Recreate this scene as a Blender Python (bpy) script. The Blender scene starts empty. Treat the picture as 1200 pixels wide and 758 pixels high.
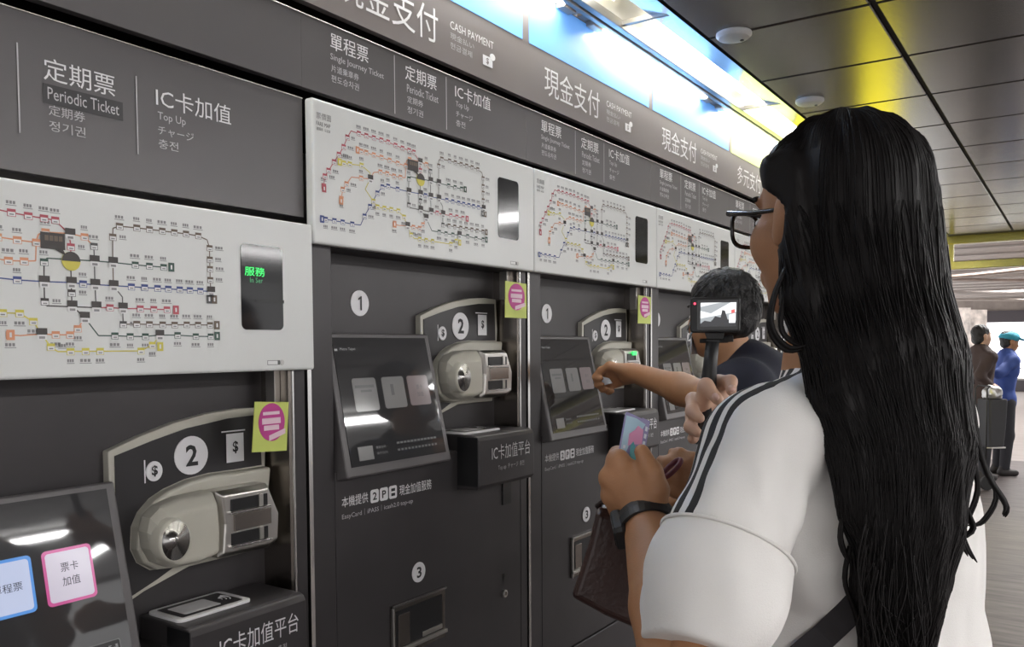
import bpy, bmesh, math, random
import numpy as np
from mathutils import Vector, Matrix
random.seed(7)
SC = bpy.context.scene
COL = SC.collection

# ------------------------------------------------------------------ camera, world, exposure
CX, CH = 1.3, 1.45                      # camera distance from the machine wall, camera height
FPX, YAW, PITCH, ROLL, SHY = 1000.0, 0.589, 0.045, -0.006, 72.0
_s, _c = math.sin(YAW), math.cos(YAW)
FWD = np.array([-_s*math.cos(PITCH), _c*math.cos(PITCH), -math.sin(PITCH)])
_r0 = np.array([_c, _s, 0.0]); _u0 = np.cross(_r0, FWD)
RGT = _r0*math.cos(ROLL)+_u0*math.sin(ROLL)
UPV = -_r0*math.sin(ROLL)+_u0*math.cos(ROLL)
CAMP = np.array([CX, 0.0, CH])
cd = bpy.data.cameras.new('camera'); cam = bpy.data.objects.new('camera', cd); COL.objects.link(cam)
cd.sensor_width = 36; cd.lens = FPX/1200*36; cd.shift_y = SHY/1200; cd.clip_start = 0.02; cd.clip_end = 200
m = Matrix.Identity(4)
for i in range(3):
    m[i][0], m[i][1], m[i][2], m[i][3] = RGT[i], UPV[i], -FWD[i], CAMP[i]
cam.matrix_world = m
SC.camera = cam
SC.view_settings.view_transform = 'Standard'; SC.view_settings.look = 'None'
SC.view_settings.exposure = 1.10; SC.view_settings.gamma = 1.0; SC.view_settings.use_curve_mapping = False
wd = bpy.data.worlds.new('world'); SC.world = wd; wd.use_nodes = True
wd.node_tree.nodes['Background'].inputs[0].default_value = (1.0, 0.985, 0.985, 1)
wd.node_tree.nodes['Background'].inputs[1].default_value = 0.62
TUBE_E, LIGHT_E, SLOT_E = 26.0, 32.0, 3.0   # emission of sign tubes, hall luminaires, cove diffusers

def at(px, py, Z):                       # a pixel of the 1200x758 photo at depth Z -> world point
    return CAMP + (FWD + RGT*((px-600)/FPX) + UPV*((379+SHY-py)/FPX))*Z
def at_x(px, py, x):
    d = FWD + RGT*((px-600)/FPX) + UPV*((379+SHY-py)/FPX)
    return CAMP + d*((x-CX)/d[0])
K = CX/1.5                               # the wall was surveyed in units of 1/1.5 camera distances
def zz(z): return CH+(z-CH)*K

# ------------------------------------------------------------------ materials
MATS = {}
def mat(name, col, rough=0.5, metal=0.0, emit=None, es=0.0, noise=0.0, nscale=30.0, bump=0.0, bscale=200.0, spec=0.5, stretch=None, sub=0.0, alpha=1.0, coat=0.0):
    M = bpy.data.materials.new(name); M.use_nodes = True
    nt = M.node_tree; b = nt.nodes['Principled BSDF']
    b.inputs['Base Color'].default_value = (*col, 1); b.inputs['Roughness'].default_value = rough
    b.inputs['Metallic'].default_value = metal; b.inputs['Specular IOR Level'].default_value = spec
    b.inputs['Coat Weight'].default_value = coat
    if sub: b.inputs['Subsurface Weight'].default_value = sub; b.inputs['Subsurface Radius'].default_value = (.01, .004, .002); b.inputs['Subsurface Scale'].default_value = 1.0
    if emit: b.inputs['Emission Color'].default_value = (*emit, 1); b.inputs['Emission Strength'].default_value = es
    if alpha < 1: b.inputs['Alpha'].default_value = alpha
    if noise or bump:
        tc = nt.nodes.new('ShaderNodeTexCoord'); mp = nt.nodes.new('ShaderNodeMapping')
        nt.links.new(tc.outputs['Object'], mp.inputs[0])
        if stretch: mp.inputs['Scale'].default_value = stretch
        if noise:
            n = nt.nodes.new('ShaderNodeTexNoise'); n.inputs['Scale'].default_value = nscale; n.inputs['Detail'].default_value = 5
            nt.links.new(mp.outputs[0], n.inputs['Vector'])
            r = nt.nodes.new('ShaderNodeMapRange'); r.inputs[1].default_value = .3; r.inputs[2].default_value = .7
            r.inputs[3].default_value = 1-noise; r.inputs[4].default_value = 1+noise
            nt.links.new(n.outputs[0], r.inputs[0])
            mx = nt.nodes.new('ShaderNodeMix'); mx.data_type = 'RGBA'; mx.blend_type = 'MULTIPLY'; mx.inputs[0].default_value = 1
            mx.inputs[6].default_value = (*col, 1); nt.links.new(r.outputs[0], mx.inputs[7])
            nt.links.new(mx.outputs[2], b.inputs['Base Color'])
        if bump:
            n2 = nt.nodes.new('ShaderNodeTexNoise'); n2.inputs['Scale'].default_value = bscale; n2.inputs['Detail'].default_value = 4
            nt.links.new(mp.outputs[0], n2.inputs['Vector'])
            bp = nt.nodes.new('ShaderNodeBump'); bp.inputs['Strength'].default_value = bump; bp.inputs['Distance'].default_value = 0.01
            nt.links.new(n2.outputs[0], bp.inputs['Height']); nt.links.new(bp.outputs[0], b.inputs['Normal'])
    MATS[name] = M
    return M
mat('body_grey', (.050, .0455, .0475), .42, .25, noise=.06, nscale=9)
mat('body_dark', (.020, .028, .031), .45, .1)
mat('header_grey', (.108, .100, .102), .38, .1, noise=.05, nscale=4)
mat('sign_grey', (.235, .208, .202), .3, .1)
mat('gap_black', (.004, .003, .0035), .9, spec=.1)
mat('plaque_dark', (.027, .025, .027), .4)
mat('cream', (.53, .51, .44), .38, noise=.03, nscale=12)
mat('steel', (.55, .53, .50), .32, 1.0, bump=.05, bscale=300, stretch=(1, 1, .05))
mat('steel_dark', (.30, .27, .245), .27, 1.0)
mat('steel_bright', (.62, .61, .60), .22, 1.0)
mat('cup_steel', (.42, .41, .40), .22, 1.0)
mat('black', (.008, .008, .009), .4)
mat('black_gloss', (.012, .012, .014), .08)
mat('glass_dark', (.045, .044, .046), .035, spec=.9)
mat('white_print', (.82, .81, .82), .5)
mat('grey_print', (.56, .545, .56), .5)
mat('badge_white', (.84, .83, .85), .45)
mat('black_print', (.02, .02, .022), .5)
mat('board_white', (.72, .73, .715), .35, noise=.015, nscale=3)
for n_, c_ in dict(m_red=(.50, .10, .13), m_green=(.05, .10, .08), m_blue=(.06, .09, .28), m_orange=(.74, .33, .18), m_brown=(.16, .12, .09), m_yellow=(.68, .60, .10),
                   m_grey=(.10, .10, .10), m_text=(.27, .265, .27), m_dark=(.06, .052, .05), m_white=(.78, .78, .78)).items():
    mat(n_, c_, .5)
mat('lime', (.62, .70, .16), .5); mat('magenta', (.55, .05, .28), .5); mat('pale_pink', (.85, .62, .72), .5)
mat('led_green', (.0, .1, .02), .4, emit=(.05, 1, .18), es=0.682)
mat('led_green_dim', (.0, .06, .02), .4, emit=(.15, .7, .3), es=0.217)
mat('ui_card', (.10, .10, .10), .12, emit=(.42, .40, .39), es=0.099)
mat('ui_card_pink', (.10, .09, .09), .12, emit=(.46, .36, .37), es=0.099)
mat('ui_text', (.1, .1, .1), .12, emit=(.6, .6, .6), es=0.217)
mat('ui_dim', (.05, .05, .05), .12, emit=(.3, .3, .3), es=0.136)
mat('ui_dark', (.01, .01, .01), .12)
mat('ui_blue_edge', (.05, .1, .2), .15, emit=(.10, .30, .72), es=0.372)
mat('ui_blue', (.2, .2, .2), .15, emit=(.48, .55, .78), es=0.384)
mat('ui_pink_edge', (.2, .05, .1), .15, emit=(.50, .07, .26), es=0.372)
mat('ui_pink', (.2, .2, .2), .15, emit=(.52, .47, .58), es=0.384)
mat('sign_blue', (.20, .44, .86), .28, emit=(.12, .36, .9), es=.25)
mat('sign_lime', (.66, .78, .26), .28, emit=(.55, .7, .16), es=.45)
mat('panel_yellow', (.8, .7, .02), .4, emit=(.95, .82, .02), es=1.7)
mat('sign_yellow', (.85, .78, .03), .28, emit=(.85, .75, .02), es=0.558)
mat('tube', (1, 1, 1), .4, emit=(1, .99, .96), es=TUBE_E)
mat('luminaire', (1, 1, 1), .4, emit=(1, .985, .975), es=LIGHT_E)
mat('cove_white', (.86, .83, .74), .35)
mat('diffuser', (.9, .9, .85), .4, emit=(1, .98, .90), es=SLOT_E)
mat('tan_metal', (.55, .45, .36), .35, .4)
mat('rail_metal', (.33, .32, .31), .3, .8)
mat('fascia', (.50, .52, .54), .16, 1.0)
mat('ceiling_tile', (.135, .124, .116), .22, .55, noise=.10, nscale=2.5, bump=.02, bscale=60)
mat('ceiling_gap', (.02, .018, .016), .7)
mat('plastic_white', (.55, .54, .52), .45)
mat('wall_grey', (.35, .33, .32), .6, noise=.04, nscale=3)
mat('pipe_brown', (.26, .20, .17), .5, .2, noise=.2, nscale=6)
mat('pipe_grey', (.42, .38, .36), .45, .3)
mat('deck_brown', (.36, .31, .28), .6, noise=.15, nscale=5)
mat('beam_dark', (.075, .065, .075), .5)
mat('beam_yellow', (.36, .33, .12), .25, .8)
mat('daylight', (1, 1, 1), .5, emit=(1, 1, 1), es=1.0)
mat('skin', (.385, .188, .092), .5, sub=.06, noise=.06, nscale=25, bump=.08, bscale=500)
mat('skin_light', (.56, .35, .25), .5, sub=.05)
mat('lip', (.42, .16, .13), .4)
mat('eye_white', (.8, .78, .76), .3); mat('eye_dark', (.02, .015, .012), .2)
mat('nail', (.66, .42, .34), .3)
mat('hair_black', (.0070, .0056, .0056), .56, bump=.10, bscale=120, stretch=(6, 6, .5), spec=.20)
mat('hair_short', (.0085, .0075, .0075), .45, bump=.5, bscale=260)
mat('navy', (.010, .011, .024), .8, bump=.2, bscale=900)
mat('dark_cloth', (.03, .027, .03), .85, noise=.15, nscale=40)
mat('trouser_dark', (.035, .035, .042), .85)
mat('brown_jacket', (.055, .035, .032), .8); mat('blue_jacket', (.035, .075, .30), .7); mat('teal_cap', (.03, .30, .42), .7)
mat('leather', (.034, .0135, .0105), .38, noise=.25, nscale=14, bump=.15, bscale=120)
mat('leather_dark', (.028, .014, .012), .4)
mat('rubber', (.012, .012, .013), .5)
mat('frame_black', (.012, .009, .009), .18)
mat('lens', (.9, .9, .9), .03, alpha=.08)
mat('card_blue', (.42, .60, .72), .25); mat('card_lilac', (.30, .27, .48), .25); mat('card_pink', (.72, .30, .50), .25); mat('card_teal', (.10, .42, .46), .25); mat('card_white', (.72, .74, .80), .25)
mat('band_red', (.13, .02, .035), .6)
mat('cam_black', (.014, .014, .015), .42, bump=.1, bscale=900)
mat('scr_white', (.1, .1, .1), .1, emit=(.92, .95, .97), es=0.620); mat('scr_grey', (.1, .1, .1), .1, emit=(.35, .38, .40), es=0.558)
mat('scr_dark', (.01, .01, .01), .1, emit=(.03, .03, .035), es=.5); mat('scr_red', (.1, .0, .0), .1, emit=(.8, .15, .15), es=0.496)
mat('led_red', (.3, .0, .0), .2, emit=(1, .05, .10), es=1.5)
mat('foil', (.55, .55, .56), .3, .8, bump=.6, bscale=40)
mat('trolley_grey', (.04, .04, .048), .7)
mat('shoe', (.03, .025, .025), .6)
mat('poster', (.62, .56, .52), .6, noise=.5, nscale=6)

# floor: streaky grey-pink stone planks
def floor_mat(name, c1, c2, c3):
    M = bpy.data.materials.new(name); M.use_nodes = True; nt = M.node_tree; b = nt.nodes['Principled BSDF']
    tc = nt.nodes.new('ShaderNodeTexCoord'); mp = nt.nodes.new('ShaderNodeMapping'); mp.inputs['Scale'].default_value = (1.2, 9.0, 1)
    nt.links.new(tc.outputs['Object'], mp.inputs[0])
    n = nt.nodes.new('ShaderNodeTexNoise'); n.inputs['Scale'].default_value = 2.2; n.inputs['Detail'].default_value = 8; n.inputs['Roughness'].default_value = .65
    nt.links.new(mp.outputs[0], n.inputs['Vector'])
    cr = nt.nodes.new('ShaderNodeValToRGB'); e = cr.color_ramp.elements
    e[0].position = .32; e[0].color = (*c1, 1); e[1].position = .68; e[1].color = (*c3, 1)
    k = cr.color_ramp.elements.new(.5); k.color = (*c2, 1)
    nt.links.new(n.outputs[0], cr.inputs[0]); nt.links.new(cr.outputs[0], b.inputs['Base Color'])
    b.inputs['Roughness'].default_value = .55; b.inputs['Specular IOR Level'].default_value = .3
    MATS[name] = M
floor_mat('floor_stone', (.045, .036, .034), (.085, .069, .066), (.125, .103, .099))
floor_mat('floor_pale', (.21, .170, .153), (.25, .212, .195), (.29, .25, .232))

# ------------------------------------------------------------------ mesh building helpers
class MB:
    def __init__(s, xf=None): s.v = []; s.f = []; s.m = []; s.names = []; s.xf = xf
    def mi(s, name):
        if name not in s.names: s.names.append(name)
        return s.names.index(name)
    def add(s, vs, fs, mname):
        o = len(s.v); k = s.mi(mname)
        s.v += [tuple(map(float, p)) for p in vs]
        for f in fs: s.f.append([i+o for i in f]); s.m.append(k)
    def box(s, x0, x1, y0, y1, z0, z1, mn):
        vs = [(x, y, z) for x in (x0, x1) for y in (y0, y1) for z in (z0, z1)]
        s.add(vs, [(0, 1, 3, 2), (4, 6, 7, 5), (0, 4, 5, 1), (2, 3, 7, 6), (0, 2, 6, 4), (1, 5, 7, 3)], mn)
    def hexa(s, lo, hi, mn):              # two quads (4 pts each) joined
        s.loft([lo, hi], mn)
    def loft(s, rings, mn, cap=True):
        n = len(rings[0]); vs = [p for r in rings for p in r]; fs = []
        for k in range(len(rings)-1):
            for i in range(n):
                j = (i+1) % n; fs.append((k*n+i, k*n+j, (k+1)*n+j, (k+1)*n+i))
        if cap: fs.append(tuple(reversed(range(n)))); fs.append(tuple((len(rings)-1)*n+i for i in range(n)))
        s.add(vs, fs, mn)
    def prism(s, uz, x0, x1, mn, taper=1.0, cen=None):     # outline in the wall plane, from depth x0 to x1
        if cen is None: cen = (sum(p[0] for p in uz)/len(uz), sum(p[1] for p in uz)/len(uz))
        r0 = [(x0, u, z) for u, z in uz]
        r1 = [(x1, cen[0]+(u-cen[0])*taper, cen[1]+(z-cen[1])*taper) for u, z in uz]
        s.loft([r0, r1], mn)
    def quad(s, x, u0, u1, z0, z1, mn): s.add([(x, u0, z0), (x, u1, z0), (x, u1, z1), (x, u0, z1)], [(0, 1, 2, 3)], mn)
    def disc(s, x, u, z, ru, rz, mn, n=32, th=.002):
        s.prism([(u+ru*math.cos(2*math.pi*i/n), z+rz*math.sin(2*math.pi*i/n)) for i in range(n)], x-th, x, mn)
    def tube(s, pts, r, mn, n=8, cap=True):
        pts = [np.array(p, float) for p in pts]
        rs = r if hasattr(r, '__len__') else [r]*len(pts)
        rings = []; t0 = None; e1 = None
        for i, p in enumerate(pts):
            t = pts[min(i+1, len(pts)-1)]-pts[max(i-1, 0)]; t = t/(np.linalg.norm(t)+1e-12)
            if e1 is None:
                a = np.array([0, 0, 1.]) if abs(t[2]) < .9 else np.array([1., 0, 0]); e1 = np.cross(t, a)
            e1 = e1-t*(e1@t); e1 /= (np.linalg.norm(e1)+1e-12); e2 = np.cross(t, e1)
            rings.append([tuple(p+rs[i]*(math.cos(2*math.pi*k/n)*e1+math.sin(2*math.pi*k/n)*e2)) for k in range(n)])
        s.loft(rings, mn, cap)
    def text(s, x, body, u0, u1, z0, z1, mn, keep=False):
        vs, fs = text_geo(body)
        w = vs[:, 0].max(); h = vs[:, 1].max()
        su = (u1-u0)/w; sz = (z1-z0)/h
        if keep: su = min(su, sz*K/K)
        s.add([(x, u0+a*su, z0+b*sz) for a, b in vs], fs, mn)
    def build(s, name, parent=None, smooth=False, bevel=0.0, seg=2, loc=None):
        me = bpy.data.meshes.new(name)
        vs = [s.xf(p) for p in s.v] if s.xf else s.v
        me.from_pydata(vs, [], s.f)
        for n_ in s.names: me.materials.append(MATS[n_])
        me.polygons.foreach_set('material_index', s.m)
        me.update()
        bm = bmesh.new(); bm.from_mesh(me); bmesh.ops.recalc_face_normals(bm, faces=bm.faces); bm.to_mesh(me); bm.free()
        o = bpy.data.objects.new(name, me); COL.objects.link(o)
        if smooth: me.polygons.foreach_set('use_smooth', [True]*len(me.polygons))
        if bevel:
            b = o.modifiers.new('bevel', 'BEVEL'); b.width = bevel; b.segments = seg; b.limit_method = 'ANGLE'; b.angle_limit = math.radians(40)
        if parent is not None: o.parent = parent
        if loc is not None: o.location = loc
        return o
_tc = {}
def text_geo(body):
    if body not in _tc:
        c = bpy.data.curves.new('t', 'FONT'); c.body = body; c.resolution_u = 2; c.offset = .024 if len(body) == 1 and ord(body) < 128 else 0
        o = bpy.data.objects.new('t', c); COL.objects.link(o)
        me = bpy.data.meshes.new_from_object(o.evaluated_get(bpy.context.evaluated_depsgraph_get()))
        v = np.array([p.co[:2] for p in me.vertices]); v -= v.min(0)
        _tc[body] = (v, [tuple(p.vertices) for p in me.polygons])
        bpy.data.objects.remove(o); bpy.data.curves.remove(c); bpy.data.meshes.remove(me)
    return _tc[body]
def thing(name, label, cat, loc=(0, 0, 0), group=None):
    o = bpy.data.objects.new(name, None); COL.objects.link(o); o.location = loc; o.empty_display_size = .1
    o['label'] = label; o['category'] = cat
    if group: o['group'] = group
    return o
def tag(o, label, cat, group=None):
    o['label'] = label; o['category'] = cat
    if group: o['group'] = group
    return o
def struct(o): o['kind'] = 'structure'; return o
def dup(root, loc, label):
    r = root.copy(); COL.objects.link(r); r.location = loc; r['label'] = label
    for ch in list(root.children):
        c = ch.copy(); COL.objects.link(c); c.parent = r
        for g in ch.children:
            d = g.copy(); COL.objects.link(d); d.parent = c
    return r

# ------------------------------------------------------------------ organic surfaces: smooth-blended solids meshed on a grid
def cone(a, b, ra, rb): return ('c', np.array(a, float), np.array(b, float), ra, rb)
def ell(c, axes, r): return ('e', np.array(c, float), np.array(axes, float), np.array(r, float))
def _dist(p, q):
    if p[0] == 'c':
        ab = p[2]-p[1]; L = ab@ab+1e-12; v = q-p[1]
        t = np.clip((v@ab)/L, 0, 1)
        return np.linalg.norm(v-t[..., None]*ab, axis=-1)-(p[3]+(p[4]-p[3])*t)
    w = (q-p[1])@p[2].T; k0 = np.linalg.norm(w/p[3], axis=-1); k1 = np.linalg.norm(w/p[3]**2, axis=-1)
    return np.where(k1 > 1e-9, k0*(k0-1)/np.maximum(k1, 1e-9), -p[3].min())
def _bb(p):
    if p[0] == 'c':
        r = max(p[3], p[4]); return np.minimum(p[1], p[2])-r, np.maximum(p[1], p[2])+r
    r = p[3].max(); return p[1]-r, p[1]+r
def sdf_mesh(prims, h, k=.02, cut=None, disp=None, bounds=None, smooth=1):
    B = np.array([_bb(p) for p in prims]); lo = B[:, 0].min(0)-2*h-.01; hi = B[:, 1].max(0)+2*h+.01
    if bounds is not None: lo = np.maximum(lo, bounds[0]); hi = np.minimum(hi, bounds[1])
    n = np.ceil((hi-lo)/h).astype(int)+1
    ax = [lo[i]+h*np.arange(n[i]) for i in range(3)]
    F = np.full(n, .15)
    for p in prims:
        kk = k
        a, b = _bb(p); pad = kk+2.5*h
        i0 = np.clip(np.floor((a-pad-lo)/h).astype(int), 0, n); i1 = np.clip(np.ceil((b+pad-lo)/h).astype(int)+1, 0, n)
        if (i1 <= i0).any(): continue
        q = np.stack(np.meshgrid(*[ax[i][i0[i]:i1[i]] for i in range(3)], indexing='ij'), -1)
        d = _dist(p, q); sl = tuple(slice(i0[i], i1[i]) for i in range(3)); f = F[sl]
        w = np.clip(.5+.5*(f-d)/kk, 0, 1); F[sl] = f*(1-w)+d*w-kk*w*(1-w)
    if cut or disp:
        q = np.stack(np.meshgrid(*ax, indexing='ij'), -1)
        if disp: F = F+disp(q)
        if cut: F = cut(q, F)
    F[0], F[-1] = .1, .1; F[:, 0], F[:, -1] = .1, .1; F[:, :, 0], F[:, :, -1] = .1, .1
    S = F < 0; N = n-1
    acc = np.zeros((*N, 3)); cnt = np.zeros(N)
    def sub(A, o): return A[tuple(slice(o[i], o[i]+N[i]) for i in range(3))]
    cor = [(i, j, l) for i in (0, 1) for j in (0, 1) for l in (0, 1)]
    for a in cor:
        for d in range(3):
            if a[d]: continue
            b = list(a); b[d] = 1
            fa, fb = sub(F, a), sub(F, b); x = (fa < 0) != (fb < 0)
            t = np.where(x, fa/np.where(x, fa-fb, 1), 0)
            for e in range(3): acc[..., e] += np.where(x, a[e]+(t if e == d else 0), 0)
            cnt += x
    act = cnt > 0; idx = np.full(N, -1); idx[act] = np.arange(act.sum())
    V = np.argwhere(act)+acc[act]/cnt[act][:, None]; V = lo+V*h
    faces = []
    for d in range(3):
        a, b = [(1, 2), (2, 0), (0, 1)][d]
        s0 = [slice(1, N[i]) for i in range(3)]; s1 = list(s0); s0[d] = slice(0, N[d]); s1[d] = slice(1, N[d]+1)
        A, Bv = S[tuple(s0)], S[tuple(s1)]; x = np.argwhere(A != Bv)
        if not len(x): continue
        inside = A[tuple(x.T)]
        base = x.copy()
        for e in range(3):
            if e != d: base[:, e] += 1
        def ci(da, db):
            c = base.copy(); c[:, a] += da; c[:, b] += db; return idx[tuple(c.T)]
        Q = np.stack([ci(-1, -1), ci(0, -1), ci(0, 0), ci(-1, 0)], 1)
        Q[~inside] = Q[~inside][:, ::-1]
        faces.append(Q)
    Fc = np.concatenate(faces); Fc = Fc[(Fc >= 0).all(1)]
    for _ in range(smooth):
        s = np.zeros_like(V); c = np.zeros(len(V))
        for i in range(4):
            u, w = Fc[:, i], Fc[:, (i+1) % 4]
            np.add.at(s, u, V[w]); np.add.at(c, u, 1); np.add.at(s, w, V[u]); np.add.at(c, w, 1)
        V = V*.5+.5*s/np.maximum(c, 1)[:, None]
    return V, Fc
def mesh_obj(name, parts, mnames, parent=None, midx=None):     # parts: list of (V,F,material index)
    vs = np.concatenate([p[0] for p in parts]); o = 0; fs = []; mi = []
    for p in parts:
        fs += (p[1]+o).tolist(); mi += [p[2]]*len(p[1]); o += len(p[0])
    me = bpy.data.meshes.new(name); me.from_pydata(vs.tolist(), [], fs)
    for n_ in mnames: me.materials.append(MATS[n_])
    me.polygons.foreach_set('material_index', mi); me.polygons.foreach_set('use_smooth', [True]*len(fs)); me.update()
    ob = bpy.data.objects.new(name, me); COL.objects.link(ob)
    if parent is not None:
        ob.parent = parent; ob.matrix_parent_inverse = Matrix.Translation(-Vector(parent.location))
    return ob
def rel(o, parent):                    # keep world coordinates under an Empty that is only translated
    o.parent = parent; o.matrix_parent_inverse = Matrix.Translation(-Vector(parent.location)); return o

# ================================================================== THE SETTING
b = MB(); b.box(-.6, 9, -6, 12.2, -.1, 0, 'floor_stone'); struct(b.build('floor'))
b = MB(); b.box(-.6, 9, 12.2, 31, -.1, 0, 'floor_pale'); struct(b.build('floor_beyond'))
ZC = zz(2.6)
# ceiling: dark gap layer and metal tiles with open joints
b = MB(); b.box(.226, 9, -6, 9.0, ZC+.012, ZC+.05, 'ceiling_gap')
x0s = [.262]+[.77+.548*i for i in range(15)]; ys = [3.80+.548*i for i in range(-18, 10)]
for i in range(len(x0s)-1):
    for j in range(len(ys)-1):
        if ys[j+1] > 9.0: continue
        b.box(x0s[i]+.009, x0s[i+1]-.009, ys[j]+.007, ys[j+1]-.007, ZC-.002, ZC+.014, 'ceiling_tile')
struct(b.build('ceiling', bevel=.003, seg=1))
YE = 8.3                                  # the ticket machine wall stops here
b = MB(); b.box(-.7, -.30, -3, YE, 0, 2.9, 'wall_grey'); struct(b.build('wall_left'))
b = MB(); b.box(-.30, -.070, -2, 5.32, zz(2.0), zz(2.63), 'gap_black'); b.box(-.30, -.070, 5.32, 6.14, zz(2.25), zz(2.63), 'gap_black'); struct(b.build('trim_1'))
# cove beside the wall: white curved housing
b = MB()
prof = [(.043*K+.0, ZC+.0), (.050*K, ZC+.05), (.10*K, ZC+.10), (.19*K, ZC+.12), (.26*K, ZC+.085), (.265*K, ZC+.02)]
for y0, y1 in ((-2, YE),):
    for (xa, za), (xb, zb) in zip(prof[:-1], prof[1:]):
        b.add([(xa, y0, za), (xa, y1, za), (xb, y1, zb), (xb, y0, zb)], [(0, 1, 2, 3)], 'cove_white')
o = struct(b.build('trim_2')); o.modifiers.new('t', 'SOLIDIFY').thickness = .004
b = MB()
b.hexa([(.206*K, -2, ZC+.016*K), (.300*K, -2, ZC-.002), (.300*K, -2, ZC+.012), (.206*K, -2, ZC+.030)], [(.206*K, YE+.5, ZC+.016*K), (.300*K, YE+.5, ZC-.002), (.300*K, YE+.5, ZC+.012), (.206*K, YE+.5, ZC+.030)], 'fascia')
struct(b.build('trim_3'))
b = MB()
for xa, xb, dz in ((.048, .068, 0), (.074, .100, .004)): b.box(xa*K, xb*K, -2, YE, ZC-.012+dz, ZC+.016+dz, 'rail_metal')
struct(b.build('trim_4', bevel=.002))
# far end: higher ceiling, beams, lintel, bright opening
b = MB(); b.box(-3, 9, 9.08, 30.5, 2.80, 2.85, 'deck_brown')
for i in range(20): b.box(-3, 9, 9.3+i*1.05, 9.34+i*1.05, 2.77, 2.80, 'pipe_grey')
struct(b.build('ceiling_beyond'))
b = MB(); b.box(.20, 9, 9.0, 9.08, 2.385, 2.86, 'beam_yellow'); struct(b.build('trim_5', bevel=.006))
b = MB(); b.box(.05, 9, 9.02, 9.08, 2.15, 2.225, 'beam_yellow'); struct(b.build('trim_6', bevel=.006))
b = MB(); b.box(.235, .275, 9.02, 9.07, 2.22, 2.39, 'beam_yellow'); struct(b.build('trim_7'))
b = MB(); b.box(-4, 9, 29.0, 29.4, 2.08, 2.42, 'beam_dark'); b.box(-4, 9, 29.1, 29.4, 2.42, 2.86, 'deck_brown'); struct(b.build('beam'))
b = MB(); b.box(-4, 9, 30.0, 30.2, 0, .38, 'beam_dark'); b.box(-4, 9, 29.95, 30.0, .34, .40, 'rail_metal'); struct(b.build('wall_far'))
b = MB(); b.box(-4, 9, 30.02, 30.1, .38, 2.25, 'daylight'); struct(b.build('window_1'))
rnd = random.Random(3)
for i in range(9):
    y = 11.5+i*1.6; z = 2.30+.04*(i % 4)+.035*i*.8; r = (.022, .045, .03)[i % 3]
    pts = [(-2+.55*k, y+.25*math.sin(k*.5+i), z-.05*math.sin(k*.7+i*1.3)) for k in range(18)]
    b = MB(); b.tube(pts, r, ('pipe_brown', 'pipe_grey', 'deck_brown')[i % 3], 8)
    o = b.build('ceiling_pipe', smooth=True)
    tag(o, ['thin brown pipe', 'thick grey pipe', 'pale brown conduit'][i % 3]+' across the far hall ceiling, '+['first', 'second', 'third', 'fourth', 'fifth', 'sixth', 'seventh', 'eighth', 'ninth'][i]+' beyond the yellow beams', 'pipe', 'pipes under the far ceiling')

t = thing('added_lit_panel', 'unseen yellow lit panel added on the wall behind the long hair, for its reflection on the ceiling tiles', 'lit panel', (-.30, 7.5, 1.0))  # unseen glowing panel, added to account for yellow reflections on the ceiling tiles
b = MB(); b.box(0, .20, -.75, .75, -.25, 1.25, 'rail_metal'); b.build('frame', t, bevel=.006)
b = MB(); b.box(.19, .206, -.70, .70, -.20, 1.20, 'panel_yellow'); b.build('panel', t)
# ------------------------------------------------------------------ lamps
def luminaire(x, y, along, label, z=None, L=1.08, w=.13):
    z = ZC if z is None else z
    t = thing('ceiling_light', label, 'light', (x, y, z-.002), 'hall ceiling lights')
    b = MB(); hx, hy = (w/2, L/2) if along == 'y' else (L/2, w/2)
    b.box(-hx-.012, hx+.012, -hy-.012, hy+.012, -.030, 0, 'plastic_white'); b.build('housing', t, bevel=.004)
    b = MB(); b.box(-hx, hx, -hy, hy, -.038, -.0305, 'luminaire'); b.build('diffuser', t)
    return t
words = ['first', 'second', 'third', 'fourth', 'fifth', 'sixth', 'seventh', 'eighth', 'ninth', 'tenth']
for i in range(8): luminaire(3.47, -2.6+1.3*i, 'y', 'slim white ceiling light in the hall aisle, %s of its line' % words[i])
for i in range(4): luminaire(5.6, -2+2.6*i, 'y', 'slim white ceiling light at the far side of the hall, %s of its line' % words[i])
luminaire(2.42, 5.33, 'x', 'slim white ceiling light crossing the aisle tiles', L=.8)
luminaire(6.85, 4.56, 'x', 'slim white ceiling light crossing far from the machines', L=1.3)
for i in range(5): luminaire(1.2+1.4*(i % 2), 11.5+3.2*i, 'x', 'white light under the far hall ceiling, %s beyond the beams' % words[i], z=2.79, L=2.2, w=.3)

def W(x, y, z): return (x*K, y*K, zz(z))
# sign lamps: one tube per bay on tan brackets along the top of the signs
for i, (ya, yb) in enumerate(((.25, 1.25), (1.52, 2.50), (2.82, 3.80), (4.10, 5.12), (5.40, 6.45), (6.75, 7.8))):
    t = thing('sign_lamp', 'fluorescent sign lamp above the payment signs, %s along the wall' % words[i], 'lamp', W(.02, (ya+yb)/2, 2.6), 'sign lamps along the wall top')
    h = (yb-ya)/2*K
    b = MB(); b.box(-.018, .014, -h-.13, h+.13, .004, .03, 'tan_metal'); b.build('bracket', t, bevel=.003)
    for s in (-1, 1):
        b = MB(); b.box(-.012, .016, s*h-.035+s*.05, s*h+.035+s*.05, -.012, .006, 'tan_metal'); b.build('lamp_holder', t, bevel=.003)
    b = MB(); b.tube([(.016, -h, -.006), (.016, h, -.006)], .010, 'tube', 12); b.build('tube', t, smooth=True)
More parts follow.
